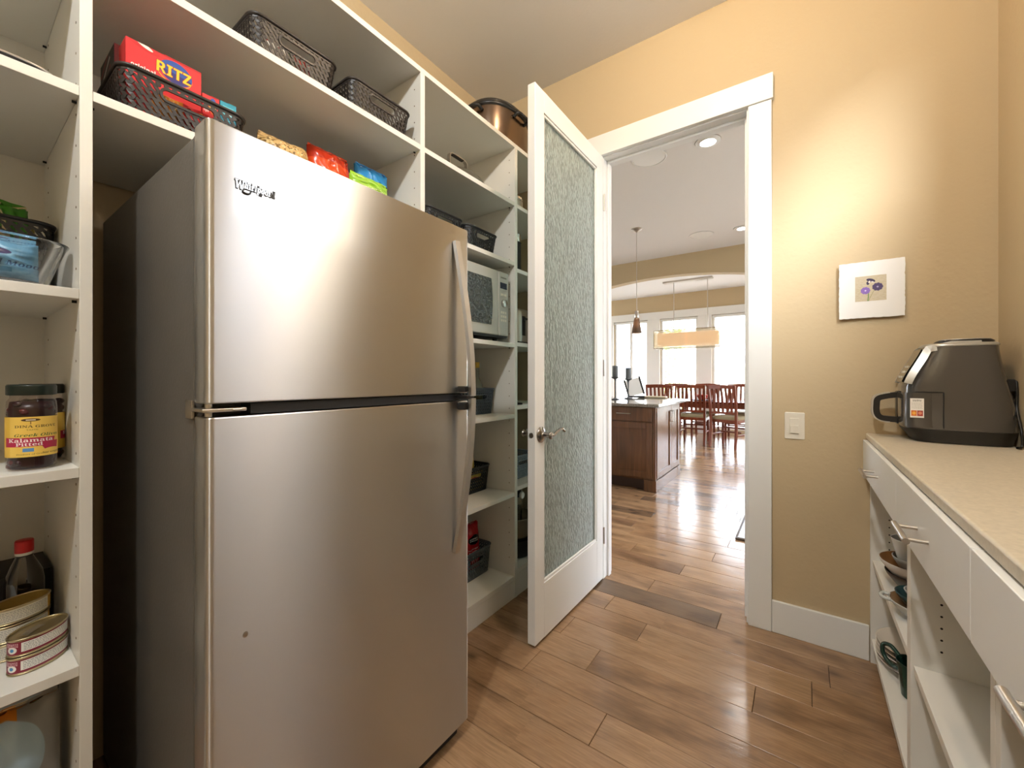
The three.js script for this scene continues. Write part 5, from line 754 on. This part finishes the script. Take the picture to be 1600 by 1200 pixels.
{ // linear fixture over the dining table
  const t = thing('linear_pendant', 'long rectangular fabric-shaded fixture hung on two rods over the dining table', 'lamp', [-1.69, CEIL, -7.83]);
  part('canopy', bx(-0.42, 0.42, -0.03, 0, -0.06, 0.06, 0.004), M.nickel, t); for (const x of [-0.235, 0.335]) part('rod', rod([x, -0.02, 0], [x, -0.915, 0], 0.007), M.nickel, t);
  const y0 = -1.235, y1 = -0.91, X = 0.55, Z = 0.15, sheer = phy('sheer_fabric', 0xf2efe6, 0.35, { transmission: 0.85, thickness: 0, side: THREE.DoubleSide }), inner = std('lit_fabric', 0xe9c9a4, 0.8, { emissive: new THREE.Color(1, 0.66, 0.40), emissiveIntensity: 0.5 });
  part('outer_shade', [bx(-X, X, y0, y1, Z - 0.003, Z), bx(-X, X, y0, y1, -Z, -Z + 0.003), bx(X - 0.003, X, y0, y1, -Z + 0.003, Z - 0.003), bx(-X, -X + 0.003, y0, y1, -Z + 0.003, Z - 0.003)], sheer, t);
  for (const x of [-0.255, 0.255]) part('inner_shade', bx(x - 0.248, x + 0.248, y0 + 0.045, y1 - 0.045, -0.1, 0.1, 0.006), inner, t);
  const f = []; for (const sx of [-1, 1]) for (const sz of [-1, 1]) f.push(bx(sx * X - 0.006, sx * X + 0.006, y0 - 0.003, y1 + 0.003, sz * Z - 0.006, sz * Z + 0.006)); for (const y of [y0, y1]) { for (const sz of [-1, 1]) f.push(bx(-X, X, y - 0.006, y + 0.006, sz * Z - 0.006, sz * Z + 0.006)); for (const sx of [-1, 1]) f.push(bx(sx * X - 0.006, sx * X + 0.006, y - 0.006, y + 0.006, -Z, Z)); f.push(bx(-X, X, y - 0.004, y + 0.004, -0.008, 0.008)); }
  part('wire_frame', f, M.chrome, t);
  RectAreaLightUniformsLib.init(); const a = new THREE.RectAreaLight(kwarm, 3, 1.0, 0.2); a.name = 'linear_pendant_glow'; a.position.set(0, y0 - 0.01, 0); a.rotation.x = -Math.PI / 2; t.add(a);
}
{ // ceiling speakers, floor mat
  const sp = thing('ceiling_speaker', 'round white ceiling speaker nearest the doorway head', 'speaker', [-1.01, CEIL, -3.32]); part('grille', lathe([[0, -0.006], [0.12, -0.006], [0.125, -0.003]], 48), M.trim, sp); part('trim_ring', lathe([[0.124, -0.004], [0.127, -0.009], [0.138, -0.006], [0.14, -0.0003], [0.124, -0.0003]], 48), M.trim, sp);
  copy(sp, [-1.02, CEIL, -5.48], 0, 'round white ceiling speaker farther off, near the arch');
  const m = thing('floor_mat', 'pale mat with a dark edge on the kitchen floor beside the door jamb', 'mat', [0.12, 0.0005, -3.8]); part('edge_band', bx(-0.5, 0.5, 0, 0.014, -0.6, 0.6, 0.006), std('mat_edge', 0x4a3c30, 0.5), m); part('mat_top', bx(-0.485, 0.485, 0.01, 0.0165, -0.585, 0.585, 0.003), std('mat_top', 0x8b8f98, 0.28), m);
}
// ---------------------------------------------------------------- dining table and chairs
const chairWood = std('cherry_wood', 0xffffff, 0.32, { map: rep(dataTex(128, 256, (u, v) => { const g = fbm(u * 26, v * 4, 150, 3, 26, 4), s = 0.85 + 0.35 * (g - 0.5); return [134 * s, 62 * s, 34 * s]; }), 4, 2) });
const seatFab = std('seat_fabric', 0x8f8264, 0.85);
{
  const t = thing('dining_table', 'long dark cherry dining table by the windows', 'table', [-1.45, 0, -8.05]);
  part('table_top', bx(-1.1, 1.15, 0.685, 0.72, -0.5, 0.45, 0.008, 2), phy('table_wood', 0x5a2a1a, 0.14), t); part('apron', bx(-1.0, 1.05, 0.60, 0.685, -0.42, 0.38, 0.003), chairWood, t);
  for (const x of [-0.98, 1.03]) for (const z of [-0.4, 0.36]) part('leg', beam([x, 0, z], [x, 0.685, z], 0.07, 0.07), chairWood, t);
  const b = thing('fruit_bowl', 'red bowl on a dark tray on the dining table', 'bowl', [-1.47, 0.7205, -8.0]); part('tray', lathe([[0, 0], [0.19, 0], [0.2, 0.012], [0.195, 0.013], [0.185, 0.005], [0, 0.005]], 36), std('dark_tray', 0x2c2220, 0.3), b); part('bowl_wall', lathe([[0, 0.006], [0.05, 0.006], [0.06, 0.02], [0.11, 0.09], [0.115, 0.1], [0.105, 0.092], [0.05, 0.02], [0, 0.016]], 36), std('red_glaze', 0x9a3428, 0.25), b);
}
function chair(pos, turn, label) { // faces local -z; the back stands at z = 0
  const t = thing('dining_chair', label, 'chair', pos, turn, 'slat-backed dining chairs round the table'), w = 0.215;
  part('seat_rail', [bx(-w, w, 0.40, 0.45, -0.42, -0.03, 0.004)], chairWood, t); part('seat', loft([[0.45, 0.97], [0.465, 1], [0.49, 0.98], [0.503, 0.86]].map(([y, k]) => superRing(0, y, -0.23, 0.222 * k, 0.208 * k, 40, 6))), seatFab, t);
  for (const s of [-1, 1]) { part('back_leg', ribbonPost([[s * 0.2, 0, 0.035], [s * 0.2, 0.25, 0.005], [s * 0.2, 0.45, 0], [s * 0.203, 0.72, 0.025], [s * 0.206, 1.0, 0.085]]), chairWood, t); part('front_leg', beam([s * 0.195, 0, -0.405], [s * 0.195, 0.41, -0.405], 0.038, 0.038), chairWood, t); part('stretcher', beam([s * 0.198, 0.2, -0.39], [s * 0.198, 0.2, 0.0], 0.02, 0.026, V(1, 0, 0)), chairWood, t); }
  part('stretcher', beam([-0.19, 0.24, -0.2], [0.19, 0.24, -0.2], 0.026, 0.02), chairWood, t); part('stretcher', beam([-0.19, 0.29, -0.4], [0.19, 0.29, -0.4], 0.026, 0.02), chairWood, t);
  part('top_rail', [beam([-0.222, 0.975, 0.081], [0, 0.985, 0.092], 0.06, 0.024), beam([0, 0.985, 0.092], [0.222, 0.975, 0.081], 0.06, 0.024)], chairWood, t); part('bottom_rail', beam([-0.2, 0.56, 0.008], [0.2, 0.56, 0.008], 0.035, 0.02), chairWood, t);
  for (let k = 0; k < 5; k++) { const x = -0.136 + k * 0.068; part('slat', ribbon([V(x, 0.565, 0.01), V(x, 0.7, 0.026), V(x, 0.85, 0.05), V(x, 0.965, 0.084)], Array(4).fill(V(0, 0.15, 1).normalize()), 0.036, 0.011), chairWood, t); }
  return t;
}
function ribbonPost(p) { const P = new THREE.CatmullRomCurve3(p.map((q) => V(...q))).getPoints(16); return ribbon(P, P.map(() => V(0, 0, 1)), 0.034, 0.036); }
{
  const c = chair([-2.07, 0, -7.42], 0.12, 'dining chair nearest the island, mostly behind its worktop');
  copy(c, [-1.53, 0, -7.42], 0.03, 'middle dining chair of the near row, seen from the back'); copy(c, [-1.03, 0, -7.30], -0.3, 'dining chair of the near row at the right, turned a little to the door jamb');
  copy(c, [-2.12, 0, -8.72], Math.PI, 'far-side dining chair by the windows, left one of the three'); copy(c, [-1.52, 0, -8.72], Math.PI, 'far-side dining chair by the windows, middle one of the three'); copy(c, [-0.94, 0, -8.72], Math.PI, 'far-side dining chair by the windows, right one of the three');
}
// ---------------------------------------------------------------- outside
struct('ground', bx(-120, 120, -3.2, -3, -200, 60), std('ground_turf', 0x8c8d88, 0.95));
struct('deck', bx(-6.5, 3.6, -0.2, -0.05, -12.2, -9.16), std('deck_boards', 0xa9a297, 0.8));
{
  const hill = (name, z, h, sd, col) => { const s = new THREE.Shape(); s.moveTo(-160, -3); for (let i = 0; i <= 80; i++) { const x = -160 + i * 4; s.lineTo(x, -3 + h * (0.35 + 0.9 * fbm(x * 0.02 + 5, 0.5, sd, 3))); } s.lineTo(160, -3); s.lineTo(-160, -3); struct(name, extr(s, 30).translate(0, 0, z - 30), std(name + '_haze', col, 1)); };
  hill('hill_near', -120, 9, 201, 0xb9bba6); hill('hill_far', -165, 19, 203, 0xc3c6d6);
  const p = thing('deck_post', 'white deck post outside the leftmost dining window', 'post', [-3.75, -0.05, -11.6]); part('shaft', bx(-0.16, 0.16, 0, 3.0, -0.16, 0.16, 0.006), M.trim, p); part('collar', bx(-0.19, 0.19, 0, 0.16, -0.19, 0.19, 0.006), M.trim, p);
  const tree = thing('birch_tree', 'pale green leafy tree outside the middle dining window', 'tree', [-4.2, -3, -17]);
  part('trunk', tube([[0, 0, 0], [0.05, 2, 0], [-0.03, 4, 0.05], [0.02, 6.2, 0]], 0.07, 30, 8), std('pale_bark', 0xb9b3a2, 0.8), tree);
  const leaf = new THREE.PlaneGeometry(0.085, 0.06), n = 1500, im = new THREE.InstancedMesh(leaf, phy('leaf', 0x9ab04e, 0.7, { transmission: 0.35, thickness: 0, side: THREE.DoubleSide }), n), d = new THREE.Object3D();
  for (let i = 0; i < n; i++) { const y = rr(2.2, 6.6), r = 0.75 * Math.sqrt(rnd()) * (1 - 0.6 * Math.abs(y - 4) / 3), a = rr(0, 6.28); d.position.set(r * Math.cos(a), y, r * Math.sin(a)); d.rotation.set(rr(0, 6), rr(0, 6), rr(0, 6)); d.updateMatrix(); im.setMatrixAt(i, d.matrix); }
  im.name = 'foliage'; im.userData.kind = 'stuff'; im.castShadow = true; tree.add(im);
}

renderer.render(scene, camera);
